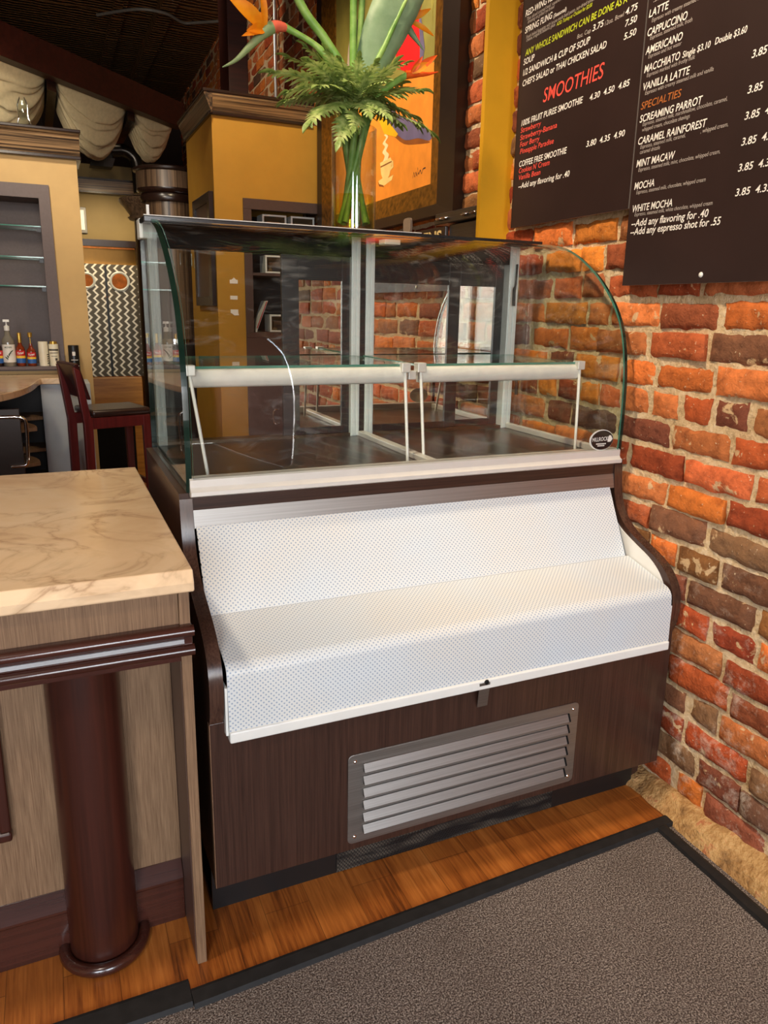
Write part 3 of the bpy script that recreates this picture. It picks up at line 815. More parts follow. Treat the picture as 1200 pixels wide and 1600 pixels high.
sg = spline([(1.985, 2.125), (1.972, 2.150), (1.962, 2.128), (1.950, 2.148), (1.938, 2.130), (1.93, 2.165), (1.92, 2.135), (1.90, 2.15), (1.885, 2.132), (1.87, 2.150), (1.842, 2.152)], 3)
blob([(y, z+0.003) for y, z in sg] + [(y, z-0.003) for y, z in reversed(sg)], bk_, 0.0012)
build('canvas', g, cm, pt, recalc=False)

# galvanised conduit running up the far brick wall
g = G(); g.tube([wl(4.52, 2.2, 0.03), wl(4.52, ZC-0.01, 0.03)], 0.014, 10)
tag(build('conduit_pipe', g, M['conduit'], smooth=60), 'thin galvanised conduit running up the brick wall behind the flowers', 'pipe')
g = G(); g.tube(spline([(0.40, 6.6, ZC-0.13), (0.72, 6.30, ZC-0.125), (0.96, 6.28, ZC-0.125), (1.14, 6.42, ZC-0.13), (1.26, 6.38, ZC-0.125), (1.50, 6.20, ZC-0.125)], 6), 0.014, 8)
tag(build('ceiling_cable', g, M['cable'], smooth=60), 'grey cable looping across the dark tin ceiling', 'cable')
# ================================================================= display case
W_ = 1.40
case = root('display_case', (0.7, 0.45, 0), 'tall curved-glass bakery display case with white perforated lower shelf, against the brick wall', 'display case')
# side panels, S-shaped front edge
curve = spline([(0.0, 0.566), (-0.012, 0.600), (-0.017, 0.650), (-0.009, 0.702), (0.020, 0.746), (0.068, 0.780), (0.130, 0.805), (0.203, 0.838), (0.252, 0.884), (0.277, 0.942), (0.288, 1.030)], 5)
sp = curve + [(0.955, 1.03), (0.955, 0.02), (0.075, 0.02), (0.075, 0.12), (0.020, 0.12), (0.020, 0.566)]
nc = len(curve)
for x0, x1, lab in ((0.0, 0.032, None), (1.368, 1.40, None)):
    g = G(); g.prism(sp, x0, x1, 'x', 0, lambda i: 1 if i < nc-1 else 0)
    build('side_panel', g, [M['wenge'], M['wenge_edge']], case, smooth=35)
    g = G(); xi = x1+0.0005 if x0 < 0.5 else x0-0.0035
    # white inner liner behind the veneered edge
    ins = [(y+0.028, z-0.004) for y, z in curve if z > 0.60]
    g.prism(ins + [(0.5, 1.0), (0.5, 0.60)], xi, xi+0.003, 'x')
    build('inner_liner', g, M['white_paint'], case)
g = G(); g.box(0.0, W_, 0.0, 0.019, 0.118, 0.566)
fp = build('front_panel', g, M['wenge'], case, 0.0012)
g = G(); g.box(0.0, 0.0012, 0.0003, 0.0185, 0.119, 0.564); g.v = [(x-0.0008, y, z) for x, y, z in g.v]
build('edge_strip', g, simple('worn_tan_edge', S(150, 112, 84), 0.5), fp)
g = G(); g.box(0.034, 1.366, 0.36, 0.95, 0.10, 1.028); build('body', g, M['black_matte'], case)
g = G(); g.box(0.0, 1.366, 0.066, 0.90, 0.0, 0.118); build('kick_plate', g, M['black_metal'], case)
g = G(); g.box(0.335, 1.045, 0.0615, 0.0655, 0.004, 0.104); build('mesh_grille', g, M['mesh_vent'], case)
# fascia, stainless strip, back panel, shelf with bullnose
g = G(); g.box(0.032, 1.368, 0.291, 0.315, 0.985, 1.036); build('fascia', g, M['wenge_x'], case)
g = G(); g.prism([(0.289, 0.999), (0.293, 0.999), (0.284, 0.954), (0.280, 0.954)], 0.033, 1.367, 'x'); build('stainless_strip', g, M['stainless'], case)
g = G(); g.sheet([(0.279, 0.958), (0.245, 0.89), (0.21, 0.822), (0.178, 0.757)], 0.037, 1.348, 0.004); build('back_panel', g, M['perf'], case, recalc=False)
arc1 = [(0.022 - 0.037*math.sin(t), 0.681 + 0.037*math.cos(t)) for t in [PI*0.5*i/8 for i in range(1, 9)]]
deck = [(0.178, 0.7565), (0.10, 0.738), (0.045, 0.724)] + [(0.016 + 0.0, 0.7165)] + [(0.016-0.034*math.sin(a), 0.682+0.034*math.cos(a)) for a in [math.radians(15+75*i/8) for i in range(0, 9)]]
deck = deck[:3] + deck[4:]
deck += [(-0.020, 0.66), (-0.024, 0.60), (-0.025, 0.551)]
g = G(); g.sheet(deck, 0.040, 1.360, 0.004)
dk = build('perforated_shelf', g, M['perf'], case, recalc=False, smooth=50)
g = G(); g.box(0.040, 1.360, -0.031, -0.002, 0.524, 0.552); build('lip_trim', g, M['white_paint'], case, 0.004)
for xa, xb in ((0.034, 0.0395), (1.3605, 1.366)):
    g = G(); g.box(xa, xb, -0.018, 0.02, 0.54, 0.66); build('end_trim', g, M['white_paint'], case)
for k in range(4):
    z = 0.93 - 0.028*k
    g = G(); yy = 0.279 - (0.958-z)*0.50; g.box(0.0352, 0.0366, yy-0.012, yy+0.004, z, z+0.003); build('slot', g, M['black_matte'], case)
g = G(); g.box(0.700, 0.732, -0.0335, -0.0315, 0.462, 0.545); 
g.v = [(x + (0.545-z)*0.12, y + (0.545-z)*0.28, z) for x, y, z in g.v]; build('latch_tab', g, M['stainless'], case)
g = G(); g.lathe([(0.0, 0.003), (0.006, 0.0025), (0.0075, 0.0)], 0, 0, 14); Mx = Matrix.Translation((0.722, -0.031, 0.545)) @ Matrix.Rotation(PI/2, 4, 'X'); g.v = [tuple(Mx @ Vector(v)) for v in g.v]
build('screw', g, M['black_matte'], case, smooth=60, recalc=True)
# louvred vent plate
def rrect(x0, x1, z0, z1, r, n=5):
    o = []
    for cx, cz, a in ((x1-r, z1-r, 0), (x0+r, z1-r, 90), (x0+r, z0+r, 180), (x1-r, z0+r, 270)):
        o += [(cx + r*math.cos(math.radians(a+90*i/n)), cz + r*math.sin(math.radians(a+90*i/n))) for i in range(n+1)]
    return o
g = G(); g.prism(rrect(0.341, 1.063, 0.138, 0.400, 0.014), -0.003, 0.0, 'y'); vent = build('vent_plate', g, M['stainless_mid'], case, 0.0008)
for k in range(6):
    zt = 0.371 - k*0.0362
    g = G(); x0, x1 = 0.382, 1.022
    g.prism([(-0.003, zt), (-0.006, zt-0.001), (-0.0165, zt-0.020), (-0.0165, zt-0.0225), (-0.014, zt-0.0225), (-0.003, zt-0.004)], x0, x1, 'x')
    lv = build('louver', g, M['stainless'], vent)
    g = G(); g.prism([(-0.0031, zt-0.001), (-0.0052, zt-0.0035), (-0.0135, zt-0.0195), (-0.0135, zt-0.0235), (-0.0031, zt-0.0245)], x0+0.002, x1+0.008, 'x'); build('slot', g, M['black_matte'], vent)
for x, z in ((0.360, 0.380), (1.044, 0.380), (0.360, 0.158), (1.044, 0.158)):
    g = G(); g.lathe([(0.0, 0.003), (0.0035, 0.0022), (0.0055, 0.0)], 0, 0, 12); Mx = Matrix.Translation((x, -0.003, z)) @ Matrix.Rotation(PI/2, 4, 'X'); g.v = [tuple(Mx @ Vector(v)) for v in g.v]
    build('rivet', g, M['chrome'], vent, smooth=60)

# ---- glass cabinet
g = G()
g.prism([(0.272, 1.036), (0.264, 1.040), (0.264, 1.050), (0.272, 1.054), (0.276, 1.060), (0.276, 1.0785), (0.282, 1.082), (0.315, 1.082), (0.315, 1.036)], 0.026, 1.374, 'x')
build('front_rail', g, M['alu'], case, smooth=30)
g = G(); g.box(0.0, 1.40, 0.29, 0.955, 1.0305, 1.0355); g.box(0.0, 0.024, 0.29, 0.955, 1.0355, 1.044); g.box(1.376, 1.40, 0.29, 0.955, 1.0355, 1.044); build('glass_base', g, M['wenge_x'], case)
g = G(); g.box(0.034, 1.366, 0.316, 0.93, 1.036, 1.058); build('deck_plate', g, M['stainless_dark'], case, 0.002)
gp = spline([(0.288, 1.046), (0.283, 1.082), (0.281, 1.161), (0.282, 1.244), (0.288, 1.325), (0.305, 1.413), (0.336, 1.486), (0.390, 1.556), (0.470, 1.625), (0.576, 1.686), (0.670, 1.714), (0.795, 1.729)], 5)
g = G(); g.sheet(gp[::-1], 0.035, 1.365, -0.007, 0, 1)
build('front_glass', g, [M['glass'], M['glass_edge_light']], case, smooth=40)
for x0, x1 in ((0.018, 0.032), (1.368, 1.382)):
    pr = gp + [(0.945, 1.731), (0.945, 1.046)]; n_ = len(gp)
    g = G(); g.prism(pr, x0, x1, 'x', 0, lambda i: 1)
    build('end_glass', g, [M['glass_plain'], M['glass_edge']], case)
# top
g = G(); g.box(0.014, 1.386, 0.800, 0.962, 1.7325, 1.7445); build('top_panel', g, M['black_matte'], case, 0.002)
g = G(); g.box(0.014, 1.386, 0.790, 0.7995, 1.728, 1.7445); build('top_edge_strip', g, simple('black_edge_extrusion', S(34, 32, 32), 0.2), case, 0.002)
g = G(); g.box(0.014, 0.9, 0.7885, 0.800, 1.7445, 1.7475); build('top_trim', g, M['alu'], case, 0.001)
g = G(); g.box(0.0125, 0.036, 0.90, 0.962, 1.69, 1.747); build('corner_cap', g, M['alu_z'], case, 0.003)
g = G(); g.box(0.04, 0.048, 0.93, 0.938, 1.7445, 1.79); build('top_pin', g, M['white_paint'], case)
# rear frame posts and header
for x0, x1 in ((0.034, 0.062), (0.695, 0.727), (0.748, 0.780), (1.326, 1.366)):
    g = G(); g.box(x0, x1, 0.900, 0.945, 1.036, 1.732)
    xm = (x0+x1)/2; g.box(x0+0.004, xm-0.002, 0.8965, 0.900, 1.06, 1.72); g.box(xm+0.002, x1-0.004, 0.8965, 0.900, 1.06, 1.72)
    build('post', g, M['alu_z'], case, 0.001)
g = G(); g.box(0.727, 0.748, 0.905, 0.945, 1.036, 1.732); build('post_filler', g, M['black_metal'], case)
g = G(); g.box(0.062, 0.695, 0.905, 0.955, 1.668, 1.732); g.box(0.780, 1.326, 0.905, 0.955, 1.668, 1.732); build('header', g, M['black_matte'], case)
g = G(); g.box(0.062, 0.695, 0.905, 0.955, 1.036, 1.068); g.box(0.780, 1.326, 0.905, 0.955, 1.036, 1.068); build('sill_track', g, simple('brown_track', S(84, 68, 52), 0.35, 0.7), case)
def door(x0, x1, y, pane, stl, str_, hd=1.668, ft=1.068, pz=(1.092, 1.588)):
    """rear sliding door: black frame and a mirrored pane"""
    g = G(); xa, xb = x0+stl, x1-str_
    g.box(x0, xa, y, y+0.018, ft, hd); g.box(xb, x1, y, y+0.018, ft, hd); g.box(xa, xb, y, y+0.018, ft, pz[0]); g.box(xa, xb, y, y+0.018, pz[1], hd)
    f = build('sliding_door', g, M['black_metal'], case, 0.001)
    g = G(); g.box(xa, xb, y+0.007, y+0.012, pz[0], pz[1]); build('pane', g, pane, f)
    return f
door(0.455, 0.695, 0.918, M['mirror'], 0.058, 0.028)
door(0.780, 1.120, 0.918, M['mirror'], 0.006, 0.038)
door(1.095, 1.326, 0.938, M['mirror'], 0.045, 0.034)
# centre floor divider and corner channels
g = G(); g.box(0.722, 0.750, 0.32, 0.90, 1.058, 1.075); build('floor_divider', g, M['alu'], case, 0.002)
g = G(); g.box(1.345, 1.366, 0.32, 0.90, 1.058, 1.078); build('side_channel', g, M['alu'], case, 0.002)
# glass shelves with light bars on thin rods
for x0, x1 in ((0.058, 0.705), (0.737, 1.345)):
    g = G(); g.box(x0, x1, 0.470, 0.895, 1.335, 1.342)
    g.m = [1 if i in (2, 3, 4, 5) else 0 for i in range(6)]
    sh = build('glass_shelf', g, [M['glass_plain'], M['glass_edge_light']], case)
    g = G(); g.prism([(0.468, 1.333), (0.462, 1.326), (0.459, 1.308), (0.462, 1.292), (0.470, 1.286), (0.494, 1.286), (0.500, 1.300), (0.494, 1.333)], x0+0.012, x1-0.012, 'x'); build('light_bar', g, M['white_bar'], sh, smooth=50)
    for x, xr in ((x0+0.010, x0+0.010), (x1-0.010, x1-0.012)):
        g = G(); g.box(x-0.014, x+0.014, 0.452, 0.482, 1.318, 1.346); build('bracket', g, M['alu'], sh, 0.002)
        g = G(); g.tube([(x, 0.462, 1.32), (xr + (0.03 if x < 0.3 else 0.0) - (0.02 if x > 1.2 else 0), 0.425, 1.058)], 0.0048, 10); build('support_rod', g, M['white_paint'], sh, smooth=60)
g = G(); g.box(0.709, 0.733, 0.464, 0.480, 1.296, 1.322); build('bar_joiner', g, M['alu'], case, 0.002)
# maker's oval sticker on the glass
def gy(z):
    for (y0, z0), (y1, z1) in zip(gp[:-1], gp[1:]):
        if z0 <= z <= z1: return y0 + (y1-y0)*(z-z0)/(z1-z0)
    return 0.283
stx, stz = 1.298, 1.1135
g = G(); N = 40
o1 = [(stx + 0.047*math.cos(2*PI*i/N), stz + 0.033*math.sin(2*PI*i/N)) for i in range(N)]
o2 = [(stx + 0.003 + 0.0435*math.cos(2*PI*i/N), stz - 0.0005 + 0.0305*math.sin(2*PI*i/N)) for i in range(N)]
g.prism([(x, z) for x, z in o1], gy(stz)-0.0012, gy(stz)-0.0003, 'y', 0)
g.poly([(x, gy(stz)-0.0015, z) for x, z in o2], 1)
st = build('sticker', g, [M['white_paint'], M['black_metal']], case)
g = G(); yt = gy(stz)-0.0019
put_text(g, 'MILLROCK', (stx-0.036, yt, stz-0.004), (1, 0, 0.03), (0, 0, 1), 0.062, 0.0125, 0.0, 0.01)
g.poly([(stx+0.024, yt, stz-0.007), (stx+0.036, yt, stz-0.007), (stx+0.044, yt, stz+0.002), (stx+0.036, yt, stz+0.013), (stx+0.030, yt, stz+0.014), (stx+0.026, yt, stz+0.009)])
for k, (a, b) in enumerate(((-0.020, 0.020), (-0.014, 0.014))):
    z = stz-0.014-0.006*k
    for j in range(7): 
        xa = a + (b-a)*j/7; g.quad((stx+xa, yt, z), (stx+xa+(b-a)/9, yt, z), (stx+xa+(b-a)/9, yt, z+0.004), (stx+xa, yt, z+0.004))
build('lettering', g, M['white'], st, recalc=False)
# hanging cord handles at the right rear post
for pts in ([(1.352, 0.893, 1.67), (1.345, 0.885, 1.60), (1.338, 0.882, 1.575), (1.338, 0.88, 1.52)], [(1.357, 0.875, 1.285), (1.36, 0.87, 1.25), (1.364, 0.868, 1.235), (1.365, 0.868, 1.19)]):
    g = G(); g.tube(spline(pts, 5), [0.004]*8 + [0.006]*(len(spline(pts, 5))-8), 8); build('door_pull', g, M['black_rubber'], case, smooth=60)
# clip on the glass near the left end
g = G(); g.box(0.075, 0.105, 0.560, 0.575, 1.60, 1.632); g.box(0.09, 0.11, 0.555, 0.56, 1.595, 1.62); build('clip', g, M['glass_plain'], case)
g = G(); g.box(0.745, 0.800, 0.74, 0.79, 1.700, 1.716); build('glass_clamp', g, M['alu'], case, 0.002)

# ================================================================= vase and flowers
VX, VY, VZ = 0.693, 0.885, 1.7447
vase = root('glass_vase', (VX, VY, VZ), 'tall clear cylinder vase on top of the display case', 'vase')
R0 = 0.073
g = G(); g.lathe([(0.0, VZ+0.0005), (R0-0.004, VZ+0.0005), (R0, VZ+0.005), (R0, VZ+0.315), (R0-0.002, VZ+0.317), (R0-0.004, VZ+0.315), (R0-0.004, VZ+0.012), (0.0, VZ+0.010)], VX, VY, 48)
build('vase_body', g, M['vase_glass'], vase, smooth=40)
g = G(); g.lathe([(0.0, VZ+0.0105), (R0-0.005, VZ+0.0125), (R0-0.005, VZ+0.112), (0.0, VZ+0.112)], VX, VY, 48)
build('water', g, M['water'], vase, smooth=40)
def stem_pts(tip, base_a, base_r=0.045, mid=None):
    """from the vase foot, through the mouth, up to the tip"""
    # base_a: direction in degrees in which the stem crosses the vase mouth; the foot is twisted round from it
    a = math.radians(base_a); b_ = a - 2.3
    b = (VX + 0.046*math.cos(b_), VY + 0.046*math.sin(b_), VZ+0.026)
    m = (VX + 0.034*math.cos(a), VY + 0.034*math.sin(a), VZ+0.30)
    pts = [b, m] + (mid or []) + [tip]
    return spline(pts, 7)
def petal(g, base, tip, width, up=(0, -1, 0), curl=0.15, m=0, n=8, thick=0.0012):
    """lance-shaped blade with a keel"""
    base = Vector(base); tip = Vector(tip); d = tip-base; L = d.length; d.normalize()
    up = Vector(up); up = (up - d*up.dot(d)).normalized(); w = d.cross(up)
    rows = []
    for i in range(n+1):
        t = i/n; wd = width*(math.sin(PI*min(1, t*0.94+0.06))**0.8)*(1 - 0.35*t)
        c = base + d*(L*t) + up*(curl*L*math.sin(PI*t)*0.5)
        rows.append((c - w*wd + up*wd*0.35, c, c + w*wd + up*wd*0.35))
    k = len(g.v)
    for sgn in (1, -1):
        for r in rows: g.v += [tuple(q + up*thick*sgn) for q in r]
    for s_ in (0, 1):
        b = k + s_*3*(n+1)
        for i in range(n):
            for j in range(2):
                q = (b+i*3+j, b+i*3+j+1, b+(i+1)*3+j+1, b+(i+1)*3+j)
                g.f.append(q if s_ == 0 else q[::-1]); g.m.append(m)
# bird-of-paradise flower leaning left
b1 = root('bird_of_paradise_flower', (VX, VY, VZ+0.016), 'orange bird of paradise flower arching left with long pointed bract', 'flower', 'cut flowers in the glass vase')
g = G(); pts = stem_pts((0.470, 0.90, 2.322), 180, 0.045, [(0.655, 0.875, 2.15), (0.628, 0.88, 2.215), (0.570, 0.89, 2.280)])
g.tube(pts, [0.0115]*(len(pts)-8) + [0.0095, 0.0092, 0.009, 0.009, 0.009, 0.0095, 0.010, 0.011], 10); build('stem', g, M['stem'], b1, smooth=60)
g = G(); pts = spline([(0.478, 0.90, 2.320), (0.440, 0.90, 2.318), (0.405, 0.90, 2.296), (0.370, 0.90, 2.262), (0.320, 0.90, 2.212), (0.277, 0.90, 2.186)], 5)
n = len(pts); g.tube(pts, [0.010 + 0.008*math.sin(PI*min(1, i/(n*0.55)))*(1 if i < n*0.55 else 0) if i < n*0.3 else max(0.001, 0.0185*(1-(i-n*0.3)/(n*0.72))) for i in range(n)], 10)
g.m = [1 if (f[0]//10) < 6 else 0 for f in g.f]
build('bract', g, [M['spathe'], M['spathe_red']], b1, smooth=60)
pb = (0.408, 0.895, 2.305)
for tip, wd, mt, nm in (((0.284, 0.87, 2.372), 0.026, 'petal', 'petal'), ((0.386, 0.86, 2.42), 0.012, 'petal', 'petal'), ((0.40, 0.93, 2.36), 0.016, 'petal', 'petal'), ((0.330, 0.87, 2.268), 0.012, 'petal', 'petal'), ((0.345, 0.87, 2.285), 0.018, 'petal', 'petal'), ((0.318, 0.93, 2.392), 0.007, 'petal_purple', 'purple_petal')):
    g = G(); petal(g, pb, tip, wd); build(nm, g, M[mt], b1, smooth=60, recalc=False)
# two more flowers leaning right, heads half hidden by ferns and the frame of the picture
b2 = root('bird_of_paradise_flower', (VX, VY, VZ+0.016), 'red-orange bird of paradise flower poking out right above the ferns', 'flower', 'cut flowers in the glass vase')
g = G(); pts = stem_pts((0.868, 0.86, 2.235), 345, 0.045, [(0.77, 0.86, 2.16)]); g.tube(pts, 0.010, 8); build('stem', g, M['stem'], b2, smooth=60)
g = G(); pts = spline([(0.860, 0.86, 2.232), (0.90, 0.855, 2.238), (0.935, 0.85, 2.242), (0.972, 0.85, 2.253)], 4); n = len(pts); g.tube(pts, [0.013*(1-i/(n-1))+0.001 for i in range(n)], 8); build('bract', g, M['petal_red'], b2, smooth=60)
for tip, wd, mt in (((0.958, 0.83, 2.295), 0.014, 'petal_red'), ((0.93, 0.83, 2.27), 0.015, 'petal'), ((0.905, 0.83, 2.285), 0.010, 'petal_red')):
    g = G(); petal(g, (0.875, 0.85, 2.238), tip, wd); build('petal', g, M[mt], b2, smooth=60, recalc=False)
b3 = root('bird_of_paradise_flower', (VX, VY, VZ+0.016), 'tallest bird of paradise on the right, bent stem and orange petal over the red parrot', 'flower', 'cut flowers in the glass vase')
g = G(); pts = stem_pts((0.955, 0.90, 2.53), 30, 0.05, [(0.80, 0.90, 2.25), (0.845, 0.90, 2.34), (0.90, 0.90, 2.43)]); g.tube(pts, 0.0115, 10); build('stem', g, M['stem'], b3, smooth=60)
g = G(); pts = spline([(0.875, 0.93, 2.415), (0.905, 0.93, 2.385), (0.935, 0.93, 2.357), (0.957, 0.93, 2.335)], 4); n = len(pts); g.tube(pts, [0.016*(1-i/(n-1))+0.001 for i in range(n)], 8); build('bract', g, M['leaf'], b3, smooth=60)
for tip, wd, mt in (((0.985, 0.91, 2.375), 0.010, 'petal'), ((0.935, 0.90, 2.50), 0.018, 'petal_red'), ((0.965, 0.90, 2.45), 0.012, 'petal')):
    g = G(); petal(g, (0.895, 0.92, 2.41), tip, wd); build('petal', g, M[mt], b3, smooth=60, recalc=False)
# stems that run out of the top of the picture, each with a closed bud
for tip, a, mid, r, lab in (((0.44, 0.90, 2.52), 130, [(0.665, 0.885, 2.20), (0.60, 0.89, 2.30), (0.53, 0.895, 2.375)], 0.0135, 'thick green flower stem leaning left behind the orange flower'),
                            ((0.683, 0.87, 2.54), 250, [(0.682, 0.87, 2.24)], 0.0115, 'straight green flower stem rising from the middle of the vase'),
                            ((0.738, 0.93, 2.54), 80, [(0.725, 0.93, 2.25)], 0.0105, 'straight green flower stem beside the big grey-green leaf')):
    s_ = root('flower_stem', (VX, VY, VZ+0.016), lab, 'flower stem', 'cut flowers in the glass vase')
    g = G(); pts = stem_pts(tip, a, 0.048, mid); g.tube(pts, r, 10); build('stem', g, M['stem'], s_, smooth=60)
    g = G(); t = Vector(tip); p2 = spline([tuple(t - Vector((0, 0, 0.01))), tuple(t + Vector((-0.02, 0, 0.03))), tuple(t + Vector((-0.09, 0, 0.06))), tuple(t + Vector((-0.16, 0, 0.05)))], 4); n = len(p2)
    g.tube(p2, [0.017*math.sin(PI*(0.35+0.65*i/(n-1)))+0.001 for i in range(n)], 8); build('bud', g, M['spathe'], s_, smooth=60)
# big grey-green leaf
lf = root('large_leaf', (VX, VY, VZ+0.016), 'broad grey-green leaf standing upright in the vase in front of the painting', 'leaf')
g = G(); mp = stem_pts((0.905, 0.86, 2.53), 305, 0.048, [(0.745, 0.875, 2.215), (0.79, 0.87, 2.31), (0.85, 0.865, 2.43)]); g.tube(mp, [0.009]*(len(mp)-14) + [0.009-0.0005*i for i in range(14)], 8); build('midrib', g, M['stem'], lf, smooth=60)
g = G(); rib = spline([(0.742, 0.873, 2.21), (0.79, 0.867, 2.31), (0.85, 0.862, 2.43), (0.905, 0.857, 2.53), (0.93, 0.857, 2.58)], 6); n = len(rib)
for i, p in enumerate(rib):
    t = i/(n-1); wl_ = 0.092*math.sin(PI*min(1, 0.08+0.92*t))**0.55; wr_ = 0.055*math.sin(PI*min(1, 0.05+0.95*t))**0.6
    for s_, q in ((-1, wl_), (-0.5, wl_), (0, 0), (0.5, wr_), (1, wr_)):
        wv = 0.003*math.sin(i*1.7+s_*3)
        g.v.append((p[0] + s_*q*0.90, p[1] + 0.012*abs(s_) + wv, p[2] + s_*q*-0.42 + (0.02 if s_ == -1 else 0)*0))
for i in range(n-1):
    for j in range(4): a = i*5+j; g.f.append((a, a+1, a+6, a+5)); g.m.append(0)
ob = build('blade', g, M['leaf'], lf, smooth=60, recalc=False); md = ob.modifiers.new('s', 'SOLIDIFY'); md.thickness = 0.001
# ferns: leathery fronds with toothed leaflets, bunched over the vase mouth
def frond_mesh(seed, L=0.215, Wd=0.066):
    rnd = random.Random(seed); g = G(); n = 13
    P = lambda t: Vector((L*t, 0.0, 0.05*t - 0.16*L/0.2*t*t*0.55))
    for i in range(1, n):
        t = i/n; c = P(t); w = Wd*(math.sin(PI*(0.16+0.80*t))**0.9)*(1-0.25*t)
        for s_ in (-1, 1):
            d = Vector((0.45+0.25*t, s_*1.0, -0.10+rnd.uniform(-0.1, 0.1))).normalized()
            q = Vector((1, 0, -0.3)); q = (q - d*q.dot(d)).normalized()
            K = 5; hw = L/n*0.80; le = []; re = []
            for k in range(K+1):
                u = k/K; ww = hw*(1-u)**0.7*(1.0 if k % 2 == 0 else 0.82)
                b_ = c + d*(w*u) + Vector((0, 0, -0.012*u*u))
                le.append(b_ + q*ww); re.append(b_ - q*ww*0.8)
            b0 = len(g.v); g.v += [tuple(x) for x in le+re]
            for k in range(K): g.f.append((b0+k, b0+k+1, b0+K+1+k+1, b0+K+1+k)); g.m.append(0)
    # end leaflet
    petal(g, P(0.9), P(1.1), 0.012, (0, 0, 1), 0.1)
    g.tube([tuple(P(i/8)) for i in range(9)], [0.0022]*5+[0.0018, 0.0015, 0.0012, 0.001], 5)
    return g
fr = []
for k in range(4):
    o = build('fern_frond', frond_mesh(k), M['fern'], None, smooth=60, recalc=False)
    o['category'] = 'fern frond'; o['group'] = 'fern fronds in the vase'; fr.append(o)
# (azimuth deg, elevation deg, roll deg, scale, root offset) - unique directions carry their own label
FR = [(178, 22, 0, 1.16, 'fern frond reaching furthest left over the yellow cabinet'), (165, 42, 10, 1.0, 'fern frond pointing up and left behind the arching stem'), (196, 0, 10, 1.15, 'fern frond drooping low at the left'),
      (214, -16, 0, 1.05, 'long fern frond hanging down left of the vase'), (236, -30, -10, 0.85, 'fern frond hanging straight down against the vase side'),
      (4, 28, 0, 1.12, 'fern frond reaching furthest right across the painting'), (350, -8, 10, 1.18, 'fern frond drooping right over the painted wing'), (18, 48, -10, 1.0, 'fern frond pointing up and right below the red-orange flower'),
      (322, -18, 0, 0.95, 'fern frond hanging down right of the vase'), (300, -12, 0, 0.8, 'short fern frond falling over the vase front'),
      (262, -10, 0, 0.8, None), (275, 20, 20, 0.8, None), (245, 12, -15, 0.9, None), (222, 8, 0, 0.95, None), (290, 5, 10, 0.85, None), (312, 0, -10, 0.95, None), (330, 25, 0, 0.9, None), (205, 30, 15, 0.9, None), (235, 40, 0, 0.75, None), (300, 42, 0, 0.75, None), (150, 10, 0, 0.9, None), (30, 5, 0, 0.95, None), (90, 25, 0, 0.8, None), (120, 40, 0, 0.8, None), (60, 40, 0, 0.85, None), (340, 50, 10, 0.8, None), (190, 55, 0, 0.8, None), (282, -16, 12, 0.75, None), (252, -18, -12, 0.78, None), (270, 45, 0, 0.8, None), (215, 60, 0, 0.85, None), (320, 65, 0, 0.85, None), (255, 62, 10, 0.75, None), (180, 5, 0, 0.95, None), (0, 8, 10, 0.9, None), (170, 60, 0, 0.9, None)]
used = [False]*4
for i, (az, el, ro, sc, lab) in enumerate(FR):
    k = i % 4; rnd = random.Random(i)
    e = Matrix.Rotation(math.radians(az), 4, 'Z') @ Matrix.Rotation(-math.radians(el), 4, 'Y') @ Matrix.Rotation(math.radians(ro + rnd.uniform(-15, 15)), 4, 'X')
    a = math.radians(az)
    loc = Vector((VX + 0.035*math.cos(a), VY + 0.035*math.sin(a), VZ + 0.365 + rnd.uniform(-0.02, 0.045)))
    if used[k]: o = fr[k].copy(); COL.objects.link(o)
    else: o = fr[k]; used[k] = True
    o.location = loc; o.rotation_euler = e.to_euler(); s_ = sc; o.scale = (s_, s_, s_)
    o['label'] = lab or 'short fern frond bunched in the middle of the bouquet'
# ================================================================= front counter
ct = root('counter', (-0.7, 0.4, 0), 'tan veneer bar counter with dark column, left of the display case', 'counter')
CX0 = -1.6
g = G(); g.box(CX0, -0.068, 0.095, 0.90, 0.0, 0.93); build('body', g, M['tan_veneer'], ct)
g = G(); g.box(CX0, -0.066, -0.078, 0.10, 0.826, 0.934); build('frieze', g, M['tan_veneer'], ct, 0.001)
g = G(); g.box(-0.0655, -0.044, -0.084, 0.92, 0.0, 0.934); build('end_panel', g, M['tan_veneer'], ct, 0.001)
g = G(); g.box(-0.067, -0.0657, -0.075, 0.095, 0.003, 0.80); build('end_panel_liner', g, simple('brown_panel_face', S(88, 66, 58), 0.4), ct)
# double round moulding with a silver inlay
def halfround(g, zc, r, y0, x0, x1):
    g.prism([(y0, zc-r)] + [(y0 - r*1.1*math.cos(a), zc + r*math.sin(a)) for a in [-PI/2 + PI*i/10 for i in range(1, 10)]] + [(y0, zc+r)], x0, x1, 'x')
md = G(); md.box(CX0, -0.043, -0.094, -0.078, 0.796, 0.860); mld = build('moulding', md, M['mahogany_x'], ct, 0.001)
for z in (0.848, 0.806):
    g = G(); halfround(g, z, 0.0125, -0.0935, CX0, -0.040); build('round_bead', g, M['mahogany_x'], mld, smooth=40)
g = G(); g.box(CX0, -0.060, -0.0975, -0.0935, 0.8225, 0.8315); build('silver_inlay', g, simple('silver_inlay', S(186, 188, 192), 0.35, 0.3), mld)
g = G(); g.box(CX0, -0.0655, -0.0775, 0.095, 0.775, 0.797); build('soffit', g, M['mahogany_x'], ct)
# base board with a sloped cap
g = G(); g.prism([(0.096, 0.0), (0.070, 0.0), (0.070, 0.110), (0.066, 0.116), (0.066, 0.122), (0.094, 0.158), (0.096, 0.158)], CX0, -0.068, 'x'); build('base_board', g, M['mahogany_x'], ct, 0.001)
